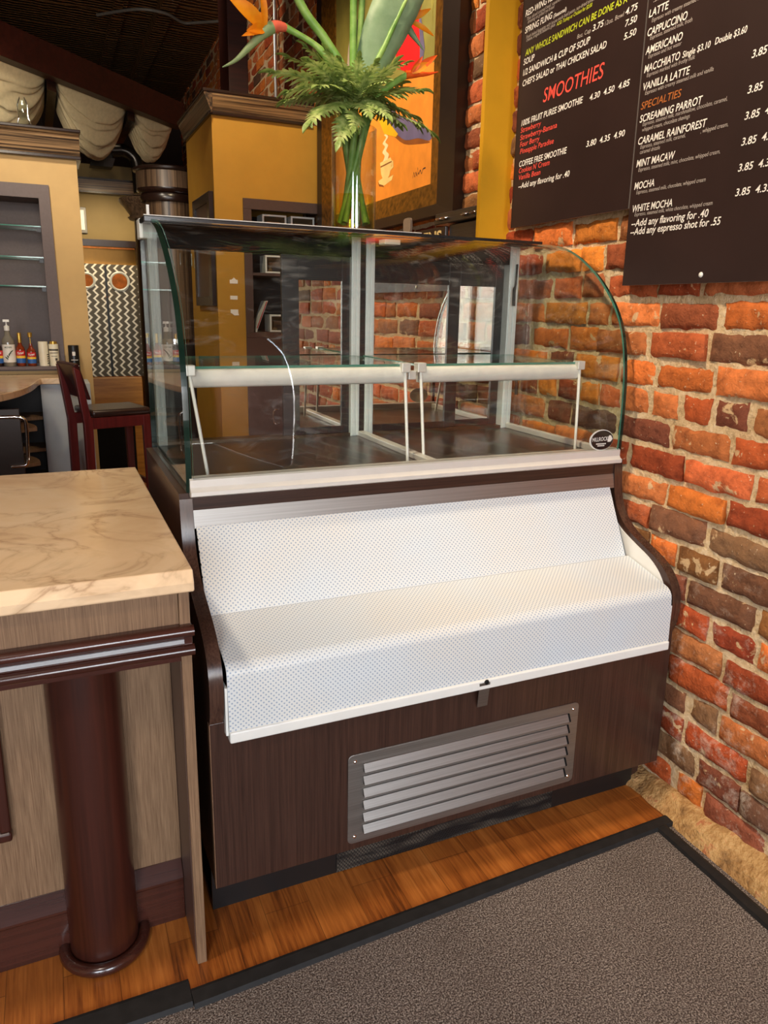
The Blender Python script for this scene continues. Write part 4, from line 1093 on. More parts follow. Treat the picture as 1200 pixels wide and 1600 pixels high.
# round column standing on a half-ring shoe
cx, cy = -0.258, 0.062
g = G(); g.lathe([(0.077, 0.012), (0.077, 0.776)], cx, cy, 48); clm = build('column', g, M['mahogany'], ct, smooth=60)
g = G(); ar = [(cx + 0.089*math.cos(a), cy + 0.089*math.sin(a), 0.014) for a in [PI*0.97 + PI*1.06*i/28 for i in range(29)]]
g.tube(ar, 0.0145, 10); build('column_shoe', g, M['mahogany_x'], clm, smooth=60)
# framed silver panel at the far left of the front
g = G(); x0, x1, z0, z1 = -0.95, -0.428, 0.335, 0.665; w = 0.024
for a in ((x0, x1, z0, z0+w), (x0, x1, z1-w, z1), (x0, x0+w, z0+w, z1-w), (x1-w, x1, z0+w, z1-w)): g.box(a[0], a[1], 0.070, 0.0945, a[2], a[3])
pf = build('panel_frame', g, M['mahogany'], ct, 0.006, seg=3)
g = G(); g.box(x0+w, x1-w, 0.086, 0.0945, z0+w, z1-w)
build('silver_panel', g, metal('hammered_silver_panel', (0.72, 0.73, 0.75), 0.22, 'x'), pf)
# marble worktop with a chamfered front edge
g = G()
xr = -0.036; yb_ = 0.965
sec = [(-0.100, 0.9345), (-0.107, 0.938), (-0.107, 0.956), (-0.095, 0.981), (yb_, 0.981), (yb_, 0.9345)]
g.prism(sec, CX0, xr, 'x')
wt = build('marble_worktop', g, M['marble'], None, 0.003); tag(wt, 'cream marble worktop with brown veins on the front counter', 'worktop')

# ================================================================= bar partition with a bottle niche (left rear)
bp = root('bar_partition', (-0.6, 4.5, 0), 'tan bar partition with taupe shelf niche behind the counter', 'partition')
PX0, PX1, PYF, PYB = -1.9, 0.020, 4.40, 4.75
NX0, NX1, NZ0, NZ1 = -1.5, -0.205, 1.055, 2.278
g = G()
g.box(NX1, PX1, PYF, PYB, 0.0, 2.46); g.box(PX0, NX0, PYF, PYB, 0.0, 2.46); g.box(NX0, NX1, PYF, PYB, NZ1, 2.46); g.box(NX0, NX1, PYF, PYB, 0.0, NZ0-0.001)
build('body', g, M['tan_wall'], bp)
# taupe architrave, slightly proud
IX1, IZ0, IZ1 = -0.27, 1.075, 2.19
g = G(); yf = PYF-0.02
def wedge(g, pts, y0, y1): g.prism(pts, y0, y1, 'y')
wedge(g, [(NX1+0.045, NZ0-0.03), (NX1+0.035, NZ1), (IX1+0.03, IZ1), (IX1+0.03, IZ0)], yf, PYF+0.01)
wedge(g, [(NX0, NZ1), (NX1+0.035, NZ1), (IX1+0.03, IZ1), (NX0, IZ1)], yf, PYF+0.01)
wedge(g, [(NX0, NZ0-0.03), (NX1+0.045, NZ0-0.03), (IX1+0.03, IZ0), (NX0, IZ0)], yf, PYF+0.01)
build('niche_frame', g, M['taupe'], bp)
g = G(); g.box(NX0, NX1, PYB-0.03, PYB+0.02, NZ0, NZ1); g.box(IX1+0.03, NX1, PYF, PYB, NZ0, NZ1); g.box(NX0, NX1, PYF, PYB, NZ0, IZ0-0.012); g.box(NX0, NX1, PYF, PYB, IZ1, NZ1)
build('niche_lining', g, M['taupe'], bp)
g = G(); g.box(NX0, -0.16, 4.295, PYF, 1.040, 1.063); build('niche_ledge', g, M['taupe'], bp, 0.002)
for z in (2.005, 1.80, 1.605):
    g = G(); g.box(NX0, IX1+0.028, PYF+0.02, PYB-0.035, z, z+0.008); s_ = build('glass_shelf', g, [M['glass_plain'], M['glass_edge_light']], bp)
    for p in s_.data.polygons:
        if abs(p.normal.z) < 0.5: p.material_index = 1
    g = G(); g.box(IX1+0.0, IX1+0.028, PYF+0.05, PYF+0.065, z-0.03, z); build('shelf_clip', g, M['black_metal'], s_)
g = G(); g.prism([(PYF-0.09, 2.600), (PYF-0.10, 2.612), (PYF-0.10, 2.625), (PYB, 2.625), (PYB, 2.46), (PYF-0.03, 2.46), (PYF-0.04, 2.475), (PYF-0.03, 2.49), (PYF-0.07, 2.595)], PX0, PX1+0.025, 'x', 0)
crn = build('cornice', g, M['zebra_x'], bp)
g = G(); g.box(PX0, PX1+0.035, PYF-0.105, PYB, 2.612, 2.632); g.box(PX0, PX1+0.03, PYF-0.045, PYB, 2.452, 2.476); build('cornice_bead', g, M['dark_trim'], crn, 0.004)
# small glass oil lamp on top of the cornice
ol = root('glass_lantern', (-0.287, 4.36, 2.632), 'small glass lantern on the left partition cornice', 'lantern')
lx, ly, lz = -0.287, 4.36, 2.632
LX = -0.0
g = G(); g.lathe([(0.0, lz), (0.055, lz+0.002), (0.05, lz+0.02), (0.02, lz+0.035), (0.028, lz+0.06), (0.04, lz+0.10), (0.03, lz+0.15), (0.028, lz+0.16), (0.038, lz+0.1), (0.02, lz+0.045), (0, lz+0.03)], lx, ly, 20); build('lamp_glass', g, M['glass_plain'], ol, smooth=60)
g = G()
for k in range(4):
    a = PI/4+PI/2*k; g.tube([(lx+0.06*math.cos(a), ly+0.06*math.sin(a), lz+0.005), (lx+0.04*math.cos(a), ly+0.04*math.sin(a), lz+0.05), (lx+0.045*math.cos(a), ly+0.045*math.sin(a), lz+0.12), (lx+0.02*math.cos(a), ly+0.02*math.sin(a), lz+0.17)], 0.003, 6)
build('lamp_cage', g, M['chrome'], ol, smooth=60)

# back bar counter: rounded marble top on a pale panel with open shelves
bc = root('back_counter', (-0.6, 4.1, 0), 'back bar base cabinet with pale grey end panel and open shelves', 'counter')
g = G(); g.box(-0.335, -0.02, 4.04, 4.36, 0.0, 0.962); build('end_panel', g, M['pale_panel'], bc, 0.002)
g = G(); g.box(-1.6, -0.75, 2.95, 4.36, 0.0, 0.962); g.box(-0.75, -0.336, 4.30, 4.36, 0.0, 0.962); build('body', g, simple('dark_cabinet_inside', S(48, 42, 40), 0.6), bc)
for z in (0.30, 0.50, 0.72):
    g = G(); pr = [(-0.75, 4.30), (-0.337, 4.30), (-0.337, 4.05)] + [(-0.75 + 0.38*math.cos(a), 3.55 + 0.42*math.sin(a)) for a in [PI*0.42*(1-i/8) for i in range(9)]] + [(-0.75, 3.3)]
    g.prism(pr, z, z+0.022, 'z'); build('shelf', g, M['tan_veneer'], bc)
g = G(); g.box(-0.75, -0.450, 3.28, 3.30, 0.30, 0.895); dr = build('door', g, simple('bronze_door', S(62, 50, 44), 0.35, 0.4), bc, 0.003)
g = G(); g.tube(spline([(-0.57, 3.272, 0.850), (-0.47, 3.262, 0.850), (-0.43, 3.262, 0.835), (-0.421, 3.262, 0.79), (-0.426, 3.262, 0.66), (-0.432, 3.262, 0.585), (-0.45, 3.262, 0.562), (-0.52, 3.272, 0.557)], 5), 0.011, 10); build('handle', g, M['chrome'], dr, smooth=60)
g = G(); top = [(-1.6, 4.395), (-0.10, 4.395), (-0.10, 4.00), (-0.325, 4.02)] + [(-0.335, 3.98)] + spline([(-0.345, 3.92), (-0.385, 3.55), (-0.47, 3.20), (-0.62, 2.92), (-0.80, 2.80)], 5) + [(-1.6, 2.75)]
g.prism(top, 0.9625, 1.003, 'z'); tb = build('marble_worktop', g, M['marble'], None, 0.004, smooth=30); tag(tb, 'rounded marble top on the back bar below the bottles', 'worktop')

# bottles and tins in the niche
def torani_lbl(g, r, z0, z1, m0): 
    for k, (a, b, m) in enumerate(((0.0, 0.38, m0+2), (0.38, 0.58, m0+1), (0.58, 1.0, m0))):
        za, zb = z0+(z1-z0)*a, z0+(z1-z0)*b; n = len(g.v)
        g.lathe([(r, za), (r, zb)], 0, 0, 24, m)
RED, YEL, BLU = simple('label_red', S(190, 30, 36), 0.5), simple('label_yellow', S(236, 190, 60), 0.5), simple('label_blue', S(40, 92, 160), 0.5)
AMB = simple('amber_syrup', S(120, 44, 18), 0.12, 0, 0.6, 0.2); DRK = simple('dark_syrup', S(40, 20, 18), 0.12, 0, 0.6); GOLD = simple('gold_cap', S(206, 164, 76), 0.3, 0.7)
CLR = simple('clear_syrup_bottle', S(122, 116, 104), 0.08, 0, 0.6, 0.1); LBLW = simple('white_label', S(224, 220, 212), 0.5, 0, 0.3, 0.03)
ZN = 1.0755 - 0.0125
ZB = 1.0635
def syrup(x, liquid, label, pump, brand):
    b = root('syrup_bottle', (x, 4.335, ZB), label, 'bottle', 'syrup bottles in the bar niche'); b.scale = (0.78, 0.78, 0.66 if pump else 0.75)
    g = G(); g.lathe([(0, 0.0), (0.034, 0.0), (0.037, 0.004), (0.037, 0.15), (0.034, 0.168), (0.018, 0.195), (0.014, 0.215), (0.014, 0.235), (0, 0.235)], 0, 0, 24); build('bottle_body', g, liquid, b, smooth=50, local=True)
    g = G(); torani_lbl(g, 0.0376, 0.03, 0.145, 0); lb = build('label', g, [RED, YEL, BLU], b, smooth=60, local=True)
    g = G(); put_text(g, 'Torani', (-0.026, -0.0395, 0.108), (1, 0, 0.15), (0, 0, 1), 0.052, 0.022, 0.2, 0.02); build('lettering', g, M['white'], lb, recalc=False, local=True)
    if pump:
        g = G(); g.lathe([(0.004, 0.235), (0.004, 0.31), (0.0, 0.31)], 0, 0, 10); g.lathe([(0.0, 0.262+0.035), (0.017, 0.262+0.04), (0.02, 0.345), (0.012, 0.352), (0.0, 0.352)], 0, 0, 16); build('pump', g, GOLD, b, smooth=50, local=True)
    else:
        g = G(); g.lathe([(0.015, 0.215), (0.016, 0.225), (0.0165, 0.30), (0.0155, 0.305), (0.0, 0.306)], 0, 0, 18); build('cap', g, GOLD, b, smooth=50, local=True)
    return b
syrup(-0.583, DRK, 'dark syrup bottle with red label at the left end of the niche', False, 0)
syrup(-0.444, AMB, 'amber syrup bottle with tall gold cap, right of the white-labelled bottle', False, 0)
syrup(-0.376, AMB, 'syrup bottle with gold pump on a thin neck, beside the cream tins', True, 0)
b = root('syrup_bottle', (-0.516, 4.335, ZB), 'tallest syrup bottle, clear with white label and white pump', 'bottle', 'syrup bottles in the bar niche'); b.scale = (0.88, 0.88, 0.81)
g = G(); g.lathe([(0, 0.0), (0.043, 0.0), (0.046, 0.004), (0.046, 0.2), (0.042, 0.225), (0.022, 0.262), (0.018, 0.30), (0.0, 0.30)], 0, 0, 24); build('bottle_body', g, CLR, b, smooth=50, local=True)
g = G(); g.lathe([(0.0466, 0.035), (0.0466, 0.185)], 0, 0, 24); lb = build('label', g, LBLW, b, smooth=60, local=True)
g = G(); put_text(g, 'MONIN', (-0.026, -0.0485, 0.155), (1, 0, 0), (0, 0, 1), 0.05, 0.014, 0, 0.01)
for i in range(5): petal(g, (-0.008+0.004*i, -0.0482, 0.06+0.014*i), (-0.030+0.016*i, -0.0478, 0.085+0.014*i), 0.005)
build('lettering', g, simple('label_green_print', S(60, 74, 50), 0.5), lb, recalc=False, local=True)
g = G(); g.lathe([(0.02, 0.30), (0.021, 0.335), (0.006, 0.345), (0.006, 0.385), (0.0, 0.385)], 0, 0, 16); g.box(-0.022, 0.022, -0.016, 0.014, 0.372, 0.392); build('pump', g, M['white_paint'], b, smooth=50, local=True)
CRM = simple('cream_tin', S(222, 214, 190), 0.4)
def tin(x, y, z, r, h, label, mat, cap, capr, band):
    b = root('tin_canister', (x, y, z), label, 'tin', 'tall tins on the back bar')
    g = G(); g.lathe([(0, 0), (r, 0), (r, h), (r*0.96, h+0.004), (0, h+0.004)], 0, 0, 24); build('tin_body', g, mat, b, smooth=50, local=True)
    if cap: g = G(); g.lathe([(capr, h+0.004), (capr, h+0.022), (0, h+0.024)], 0, 0, 20); build('cap', g, GOLD, b, smooth=50, local=True)
    g = G()
    for zz, hh, a0, a1 in band: g.lathe([(r+0.0006, h*zz), (r+0.0006, h*(zz+hh))], 0, 0, 12, 0, a0, a1)
    build('label_print', g, simple('dark_print', S(70, 66, 60), 0.5) if mat is CRM else LBLW, b, smooth=60, local=True)
tin(-0.298, 4.335, ZB, 0.032, 0.165, 'plain cream tin with print at its right side, left of its pair', CRM, False, 0, [(0.1+0.09*k, 0.045, -PI*0.28, -PI*0.05) for k in range(5)])
tin(-0.230, 4.335, ZB, 0.032, 0.148, 'cream tin with gold lid and dark label band, right of its pair', CRM, True, 0.024, [(0.72, 0.08, -PI*0.9, -PI*0.15), (0.6, 0.03, -PI*0.8, -PI*0.2), (0.45, 0.02, -PI*0.7, -PI*0.3), (0.25, 0.12, -PI*0.45, -PI*0.3)])
tin(-0.100, 4.33, 1.0032, 0.036, 0.200, 'black tin standing on marble in front of the tan wall', M['black_metal'], False, 0, [(0.28, 0.03, -PI*0.75, -PI*0.2), (0.15, 0.02, -PI*0.7, -PI*0.25), (0.5, 0.02, -PI*0.7, -PI*0.25), (0.66, 0.14, -PI*0.6, -PI*0.42)])

# ================================================================= bar stool
def stool():
    s = root('bar_stool', (0.08, 3.75, 0), 'dark red wooden bar stool with leather seat behind the counter', 'bar stool', None, math.radians(16))
    # x: seat runs left(back) to right(front); back posts at the left
    yn, yf_ = 3.58, 3.93
    for y in (yn, yf_-0.035):
        g = G(); g.prism([(-0.155, 0.0), (-0.105, 0.0), (-0.095, 0.72), (-0.150, 1.09), (-0.190, 1.115), (-0.150, 0.75)], y, y+0.036, 'y'); build('leg', g, M['stool_wood'], s, 0.004)
        g = G(); g.prism([(0.245, 0.0), (0.285, 0.0), (0.285, 0.785), (0.235, 0.785)], y, y+0.036, 'y'); build('leg', g, M['stool_wood'], s, 0.004)
    g = G(); g.box(-0.12, 0.285, yn+0.002, yn+0.03, 0.715, 0.788); g.box(-0.12, 0.285, yf_-0.033, yf_-0.004, 0.715, 0.788); g.box(0.25, 0.282, yn+0.036, yf_-0.036, 0.715, 0.788); build('apron', g, M['stool_wood'], s, 0.003)
    g = G(); g.box(-0.10, 0.255, yn+0.006, yn+0.028, 0.24, 0.275); g.box(0.255, 0.278, yn+0.036, yf_-0.036, 0.30, 0.335); build('stretcher', g, M['stool_wood'], s, 0.003)
    g = G(); g.box(-0.098, 0.292, yn-0.006, yf_+0.006, 0.789, 0.835); build('seat', g, M['leather'], s, 0.018, 50, 4)
    g = G(); g.prism([(-0.118, 0.905), (-0.094, 0.905), (-0.158, 1.135), (-0.190, 1.128)], yn+0.002, yf_-0.003, 'y'); build('backrest', g, M['stool_back'], s, 0.006)
    return s
stool()
# golden oak panel under the doors at the end of the room
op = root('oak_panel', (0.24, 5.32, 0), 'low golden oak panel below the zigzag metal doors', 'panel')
g = G(); g.box(0.02, 0.46, 5.28, 5.36, 0.60, 0.885); g.box(0.375, 0.46, 5.28, 5.36, 0.0, 0.60); build('oak_face', g, M['golden_oak'], op, 0.003)
g = G(); g.box(0.02, 0.374, 5.30, 5.36, 0.0, 0.60); build('shade_base', g, M['black_matte'], op)  # black box stands in for the shade below the oak

# ================================================================= end of the room: zigzag doors and olive wall
DY = 6.40
for q in ((-2.5, 0.056, DY-0.02, 6.7, 0.0, 2.499), (0.612, 1.54, DY+0.1, 6.7, 0.0, 2.499), (0.0565, 0.6115, DY-0.02, 6.7, 2.091, 2.499)):
    g = G(); g.box(*q); struct('wall_far', g, M['olive_wall'])
g = G(); g.quad((-0.6, 7.6, 0), (1.6, 7.6, 0), (1.6, 7.6, 2.9), (-0.6, 7.6, 2.9)); struct('wall_kitchen', g, simple('kitchen_wall', S(206, 120, 60), 0.7, 0, 0.3, 0.5, 9))
g = G(); g.box(-2.5, 1.5, DY-0.12, DY+0.02, 2.50, 2.62); struct('trim_6', g, M['zebra_x'])
g = G(); g.box(-2.5, 1.5, DY-0.05, 6.9, 2.62, 2.75); struct('trim_7', g, M['olive_wall'])
g = G(); g.box(-2.5, 1.5, DY-0.14, DY+0.02, 2.605, 2.622); g.box(-2.5, 1.5, DY-0.135, DY+0.02, 2.492, 2.502); struct('trim_8', g, M['dark_trim'])
g = G(); g.box(0.02, 0.64, DY-0.06, DY+0.05, 2.03, 2.09); struct('trim_9', g, M['dark_trim'])
g = G(); g.box(0.058, 0.61, 6.60, 6.66, 1.862, 2.029); struct('trim_10', g, simple('gold_lit_panel', S(196, 138, 50), 0.3, 0.4))
dd = []
for k, (x0, x1, pc) in enumerate(((0.062, 0.298, 0.115), (0.306, 0.600, 0.425))):
    d_ = G(); N = 32; zc = 1.715; r = 0.078
    # leaf built round the porthole so that the hole is open
    x0_, x1_ = x0, x1; cxp = pc if k else 0.128
    sq = []
    for i in range(N):
        a = 2*PI*i/N; c_, s_ = math.cos(a), math.sin(a)
        t = min(((x1-cxp)/c_ if c_ > 1e-6 else 9), ((x0-cxp)/c_ if c_ < -1e-6 else 9), (0.155/s_ if s_ > 1e-6 else 9), (-0.155/s_ if s_ < -1e-6 else 9))
        sq.append((cxp + t*c_, zc + t*s_))
    rr = r if k else 0.062
    hole = [(cxp + rr*math.cos(2*PI*i/N), zc + rr*math.sin(2*PI*i/N)) for i in range(N)]
    for yy in (DY, DY+0.035):
        for i in range(N):
            j = (i+1) % N; d_.quad((hole[i][0], yy, hole[i][1]), (hole[j][0], yy, hole[j][1]), (sq[j][0], yy, sq[j][1]), (sq[i][0], yy, sq[i][1]))
    for i in range(N):
        j = (i+1) % N; d_.quad((hole[i][0], DY, hole[i][1]), (hole[j][0], DY, hole[j][1]), (hole[j][0], DY+0.035, hole[j][1]), (hole[i][0], DY+0.035, hole[i][1]))
    # corners missed by the radial quads, then the plain upper and lower sheet
    d_.box(x0, x1, DY+0.0005, DY+0.034, 0.80, zc-0.155); d_.box(x0, x1, DY+0.0005, DY+0.034, zc+0.155, 1.858)
    o = root('door_%d' % (k+1), ((x0+x1)/2, DY, 0.8), ('left' if k == 0 else 'right') + ' zigzag-patterned metal swing door with porthole', 'door')
    o['kind'] = 'structure'
    build('leaf', d_, M['zig'], o)
    g = G(); g.lathe([(rr+0.016, 0.0), (rr+0.016, 0.012), (rr+0.004, 0.018), (rr-0.006, 0.012), (rr-0.006, 0.0)], 0, 0, 32); Mx = Matrix.Translation((cxp, DY, zc)) @ Matrix.Rotation(PI/2, 4, 'X'); g.v = [tuple(Mx @ Vector(v)) for v in g.v]
    build('porthole_ring', g, M['alu_z'], o, smooth=50)
    g = G(); g.box(x0-0.004 if k else x1-0.006, x0+0.006 if k else x1+0.004, DY-0.004, DY+0.03, 0.80, 1.858); build('edge_strip', g, M['black_metal'], o)
# framed notice on the olive wall
fr_ = root('picture_frame', (0.13, DY-0.03, 2.15), 'small grey framed notice on the olive wall above the doors', 'picture')
g = G(); g.box(0.02, 0.165, DY-0.045, DY-0.021, 2.14, 2.37); build('frame', g, simple('grey_frame', S(96, 90, 82), 0.4), fr_, 0.003)
g = G(); g.box(0.05, 0.145, DY-0.047, DY-0.045, 2.17, 2.345); build('notice_sheet', g, simple('pale_sheet', S(206, 208, 206), 0.4), fr_)
# dark framed window-like panel seen through the case
wf = root('wall_panel', (0.755, 3.75, 1.5), 'dark framed amber panel on the side of the yellow cabinet, seen through the case', 'picture')
g = G()
for a in ((3.47, 3.55, 1.50, 2.20), (4.00, 4.06, 1.50, 2.20), (3.55, 4.00, 1.50, 1.56), (3.55, 4.00, 2.14, 2.20)): g.box(0.735, 0.764, a[0], a[1], a[2], a[3])
build('frame', g, M['dark_trim'], wf, 0.003)
g = G(); g.box(0.748, 0.764, 3.55, 4.00, 1.56, 2.14); build('amber_panel', g, M['mahogany'], wf)

# ductwork near the ceiling
du = root('air_duct', (0.42, 6.0, 2.5), 'dark metal air duct with curved elbow above the olive wall', 'duct')
g = G(); g.box(0.23, 0.42, 6.08, 6.22, 2.77, 2.90); build('duct_box', g, M['dark_duct'], du, 0.006)
g = G(); g.tube(spline([(0.40, 6.05, 2.83), (0.50, 6.05, 2.84), (0.57, 6.05, 2.81), (0.61, 6.05, 2.74), (0.62, 6.05, 2.52), (0.62, 6.05, 2.50)], 5), 0.055, 16); build('elbow', g, M['dark_duct'], du, smooth=60)
g = G(); g.prism([(0.21, 2.69), (0.40, 2.69), (0.43, 2.77), (0.23, 2.77)], 6.05, 6.2, 'y'); build('hood', g, M['dark_duct'], du, 0.003)
g = G(); g.box(0.212, 0.2295, 6.08, 6.12, 2.77, 2.83); build('valve', g, M['chrome'], du, 0.003)

# zebrano drum column
dc = root('drum_column', (0.712, 4.9, 0), 'round zebra-wood column with flared drum top behind the case', 'column')
dc['kind'] = 'thing'
cx, cy = 0.712, 4.92
g = G(); g.lathe([(0.185, 0.0), (0.185, 2.30)], cx, cy, 48); build('shaft', g, M['zebra_z'], dc, smooth=60)
g = G(); g.lathe([(0.186, 2.275), (0.215, 2.28), (0.225, 2.31), (0.215, 2.335), (0.235, 2.345), (0.245, 2.36), (0.245, 2.375)], cx, cy, 48); build('flare_ring', g, M['dark_trim'], dc, smooth=50)
g = G(); g.lathe([(0.243, 2.37), (0.243, 2.50)], cx, cy, 48); build('drum', g, M['zebra_z'], dc, smooth=60)
g = G(); g.lathe([(0.243, 2.495), (0.265, 2.505), (0.268, 2.52), (0.25, 2.53), (0.0, 2.53)], cx, cy, 48); build('drum_cap', g, M['dark_trim'], dc, smooth=50)
g = G(); g.lathe([(0.187, 1.195), (0.187, 1.235)], cx, cy, 48); build('chrome_band', g, M['chrome'], dc, smooth=60)
g = G(); g.lathe([(0.20, 0.0), (0.20, 1.19), (0.187, 1.194)], cx, cy, 48); build('dark_base', g, simple('dark_column_base', S(52, 44, 40), 0.35), dc, smooth=50)
# curved corbel shelf behind the column
cb = root('curved_corbel', (0.62, 5.3, 2.2), 'curved dark wood corbel projecting left of the drum column', 'corbel')
cb['kind'] = 'thing'
g = G(); g.lathe([(0.16, 2.20), (0.20, 2.205), (0.21, 2.22), (0.19, 2.235), (0.235, 2.30), (0.27, 2.335), (0.28, 2.355), (0.27, 2.37), (0.0, 2.37)], 0.66, 5.52, 40); build('corbel_ring', g, M['zebra_z'], cb, smooth=40)
g = G(); g.lathe([(0.0, 0.0), (0.16, 0.0), (0.16, 2.20)], 0.66, 5.52, 40); build('corbel_neck', g, M['dark_trim'], cb, smooth=40)

# ================================================================= yellow service cabinet (right rear)
cbn = root('service_cabinet', (1.1, 3.9, 0), 'yellow service cabinet with zebra-wood cornice behind the flowers', 'cabinet')
X0, X1, Y0, Y1 = 0.765, 1.475, 3.45, 4.36
g = G(); g.box(X0, 0.945, Y0, Y1, 0.0, 2.64); g.box(0.945, X1, Y0, Y1, 2.17, 2.64); g.box(0.945, X1, Y0+0.40, Y1, 0, 2.17); build('body', g, M['ochre'], cbn)
g = G()
g.box(0.945, X1, Y0-0.012, Y0+0.02, 2.105, 2.17); g.box(0.945, 0.998, Y0-0.012, Y0+0.02, 1.335, 2.105)
g.box(0.945, X1, Y0-0.012, Y0+0.40, 1.30, 1.335); g.box(0.945, 0.955, Y0, Y0+0.4, 1.335, 2.105)
build('niche_frame', g, M['brown_frame'], cbn, 0.002)
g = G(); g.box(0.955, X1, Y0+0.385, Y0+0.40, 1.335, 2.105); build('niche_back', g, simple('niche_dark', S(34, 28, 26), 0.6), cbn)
for z in (1.700, 1.955):
    g = G(); g.box(0.955, X1, Y0+0.005, Y0+0.384, z, z+0.018); build('niche_shelf', g, M['brown_frame'], cbn)
g = G(); g.box(0.945, X1, Y0-0.010, Y0+0.02, 0.60, 1.30); pn = build('door', g, M['brown_frame'], cbn, 0.002)
g = G(); g.box(0.945, X1, Y0-0.006, Y0+0.3, 0.0, 0.595); build('plinth', g, M['black_metal'], cbn)
g = G(); g.tube(spline([(1.155, Y0-0.012, 0.818), (1.125, Y0-0.035, 0.816), (1.112, Y0-0.035, 0.80), (1.112, Y0-0.035, 0.74), (1.125, Y0-0.035, 0.722), (1.155, Y0-0.012, 0.720)], 4), 0.007, 8); build('handle', g, M['chrome'], pn, smooth=60)
for z, w_ in ((1.655, 0.052), (1.555, 0.048), (1.468, 0.050)):
    g = G(); g.box(0.846, 0.846+w_, Y0-0.0015, Y0-0.0002, z-0.012, z+0.012)
    if z > 1.6: g.poly([(0.856, Y0-0.0015, z+0.012), (0.872, Y0-0.0015, z+0.024), (0.868, Y0-0.0015, z+0.030), (0.882, Y0-0.0015, z+0.018), (0.89, Y0-0.0015, z+0.012)])
    if z < 1.5: g.poly([(0.852, Y0-0.0015, z-0.012), (0.87, Y0-0.0015, z-0.026), (0.90, Y0-0.0015, z-0.024), (0.896, Y0-0.0015, z-0.012)])
    build('sticker', g, M['white'], cbn, recalc=False)
g = G()
pr = [(Y0-0.012, 2.64), (Y0-0.012, 2.655), (Y0-0.02, 2.665), (Y0-0.045, 2.73), (Y0-0.05, 2.735), (Y0-0.05, 2.755), (Y1, 2.755), (Y1, 2.64)]
g.prism(pr, X0-0.0, 1.41, 'x'); cr1 = build('cornice', g, M['zebra_x'], cbn)
g = G(); g.prism([(X0-0.012, 2.64), (X0-0.012, 2.655), (X0-0.02, 2.665), (X0-0.045, 2.73), (X0-0.05, 2.735), (X0-0.05, 2.755), (X0, 2.755), (X0, 2.64)], Y0-0.05, Y1, 'y'); build('side_cornice', g, M['zebra_y'], cbn)
g = G(); g.box(X0-0.058, 1.41, Y0-0.058, Y1, 2.748, 2.766); g.box(X0-0.02, 1.41, Y0-0.02, Y1, 2.632, 2.652); build('cornice_bead', g, M['dark_trim'], cr1, 0.004)
# coffee canisters: chrome framed bins
def canister(x, z, label, first=[None]):
    if first[0] is None:
        c = root('coffee_canister', (x, Y0+0.05, z), label, 'canister', 'chrome framed canisters in the cabinet niche')
        g = G(); w, h, d_ = 0.082, 0.115, 0.14
        for a in ((-w, w, 0, 0.012), (-w, w, h-0.012, h), (-w, -w+0.012, 0.012, h-0.012), (w-0.012, w, 0.012, h-0.012)): g.box(a[0], a[1], 0.0, d_, a[2], a[3])
        build('frame', g, M['alu_z'], c, 0.002, local=True)
        g = G(); ii = (0.03, 0.03, 0.07)
        O = [(-w+0.012, 0.012), (w-0.012, 0.012), (w-0.012, h-0.012), (-w+0.012, h-0.012)]; I = [(-0.045, 0.03), (0.045, 0.03), (0.045, 0.075), (-0.045, 0.075)]
        for k in range(4):
            j = (k+1) % 4; g.quad((O[k][0], 0.004, O[k][1]), (O[j][0], 0.004, O[j][1]), (I[j][0], 0.04, I[j][1]), (I[k][0], 0.04, I[k][1]))
        g.quad(*[(p[0], 0.04, p[1]) for p in I]); build('front', g, simple('bronze_canister_front', S(120, 108, 88), 0.25, 0.6), c, local=True)
        g = G(); g.prism(rrect(-0.034, 0.034, 0.014, 0.046, 0.006, 3), 0.0, 0.003, 'y'); l_ = build('label', g, simple('black_label', S(36, 33, 32), 0.4), c, local=True)
        first[0] = c
        return c
    return dup(first[0], (x, Y0+0.05, z), label)
canister(1.166, 1.9735, 'upper chrome canister, left one just above the case top')
canister(1.360, 1.9735, 'upper chrome canister, nearest the vase')
canister(1.180, 1.7185, 'middle-shelf chrome canister behind the black sliding door edge')
canister(1.205, 1.3360, 'chrome canister on the lowest niche shelf beside the red leaflet')
bl = root('leaflet', (1.06, Y0+0.06, 1.336), 'red and white leaflet leaning in the cabinet niche', 'leaflet')
g = G(); g.prism([(1.02, 1.336), (1.026, 1.336), (1.105, 1.54), (1.099, 1.54)], Y0+0.03, Y0+0.18, 'y'); build('sheet', g, M['white_paint'], bl)
g = G(); g.prism([(1.024, 1.36), (1.0285, 1.36), (1.098, 1.535), (1.0935, 1.535)], Y0+0.022, Y0+0.029, 'y'); g.v = [(x-0.0, y, z) for x, y, z in g.v]; build('red_cover', g, simple('red_cover', S(176, 40, 40), 0.5), bl)

# dark timber post on top of the cabinet
g = G(); g.box(1.02, 1.155, 4.36-0.30, 4.36-0.02, 2.7665, ZC-0.11); tag(build('timber_post', g, M['mahogany_dark'], None, 0.004), 'dark mahogany post standing on the yellow cabinet', 'post')

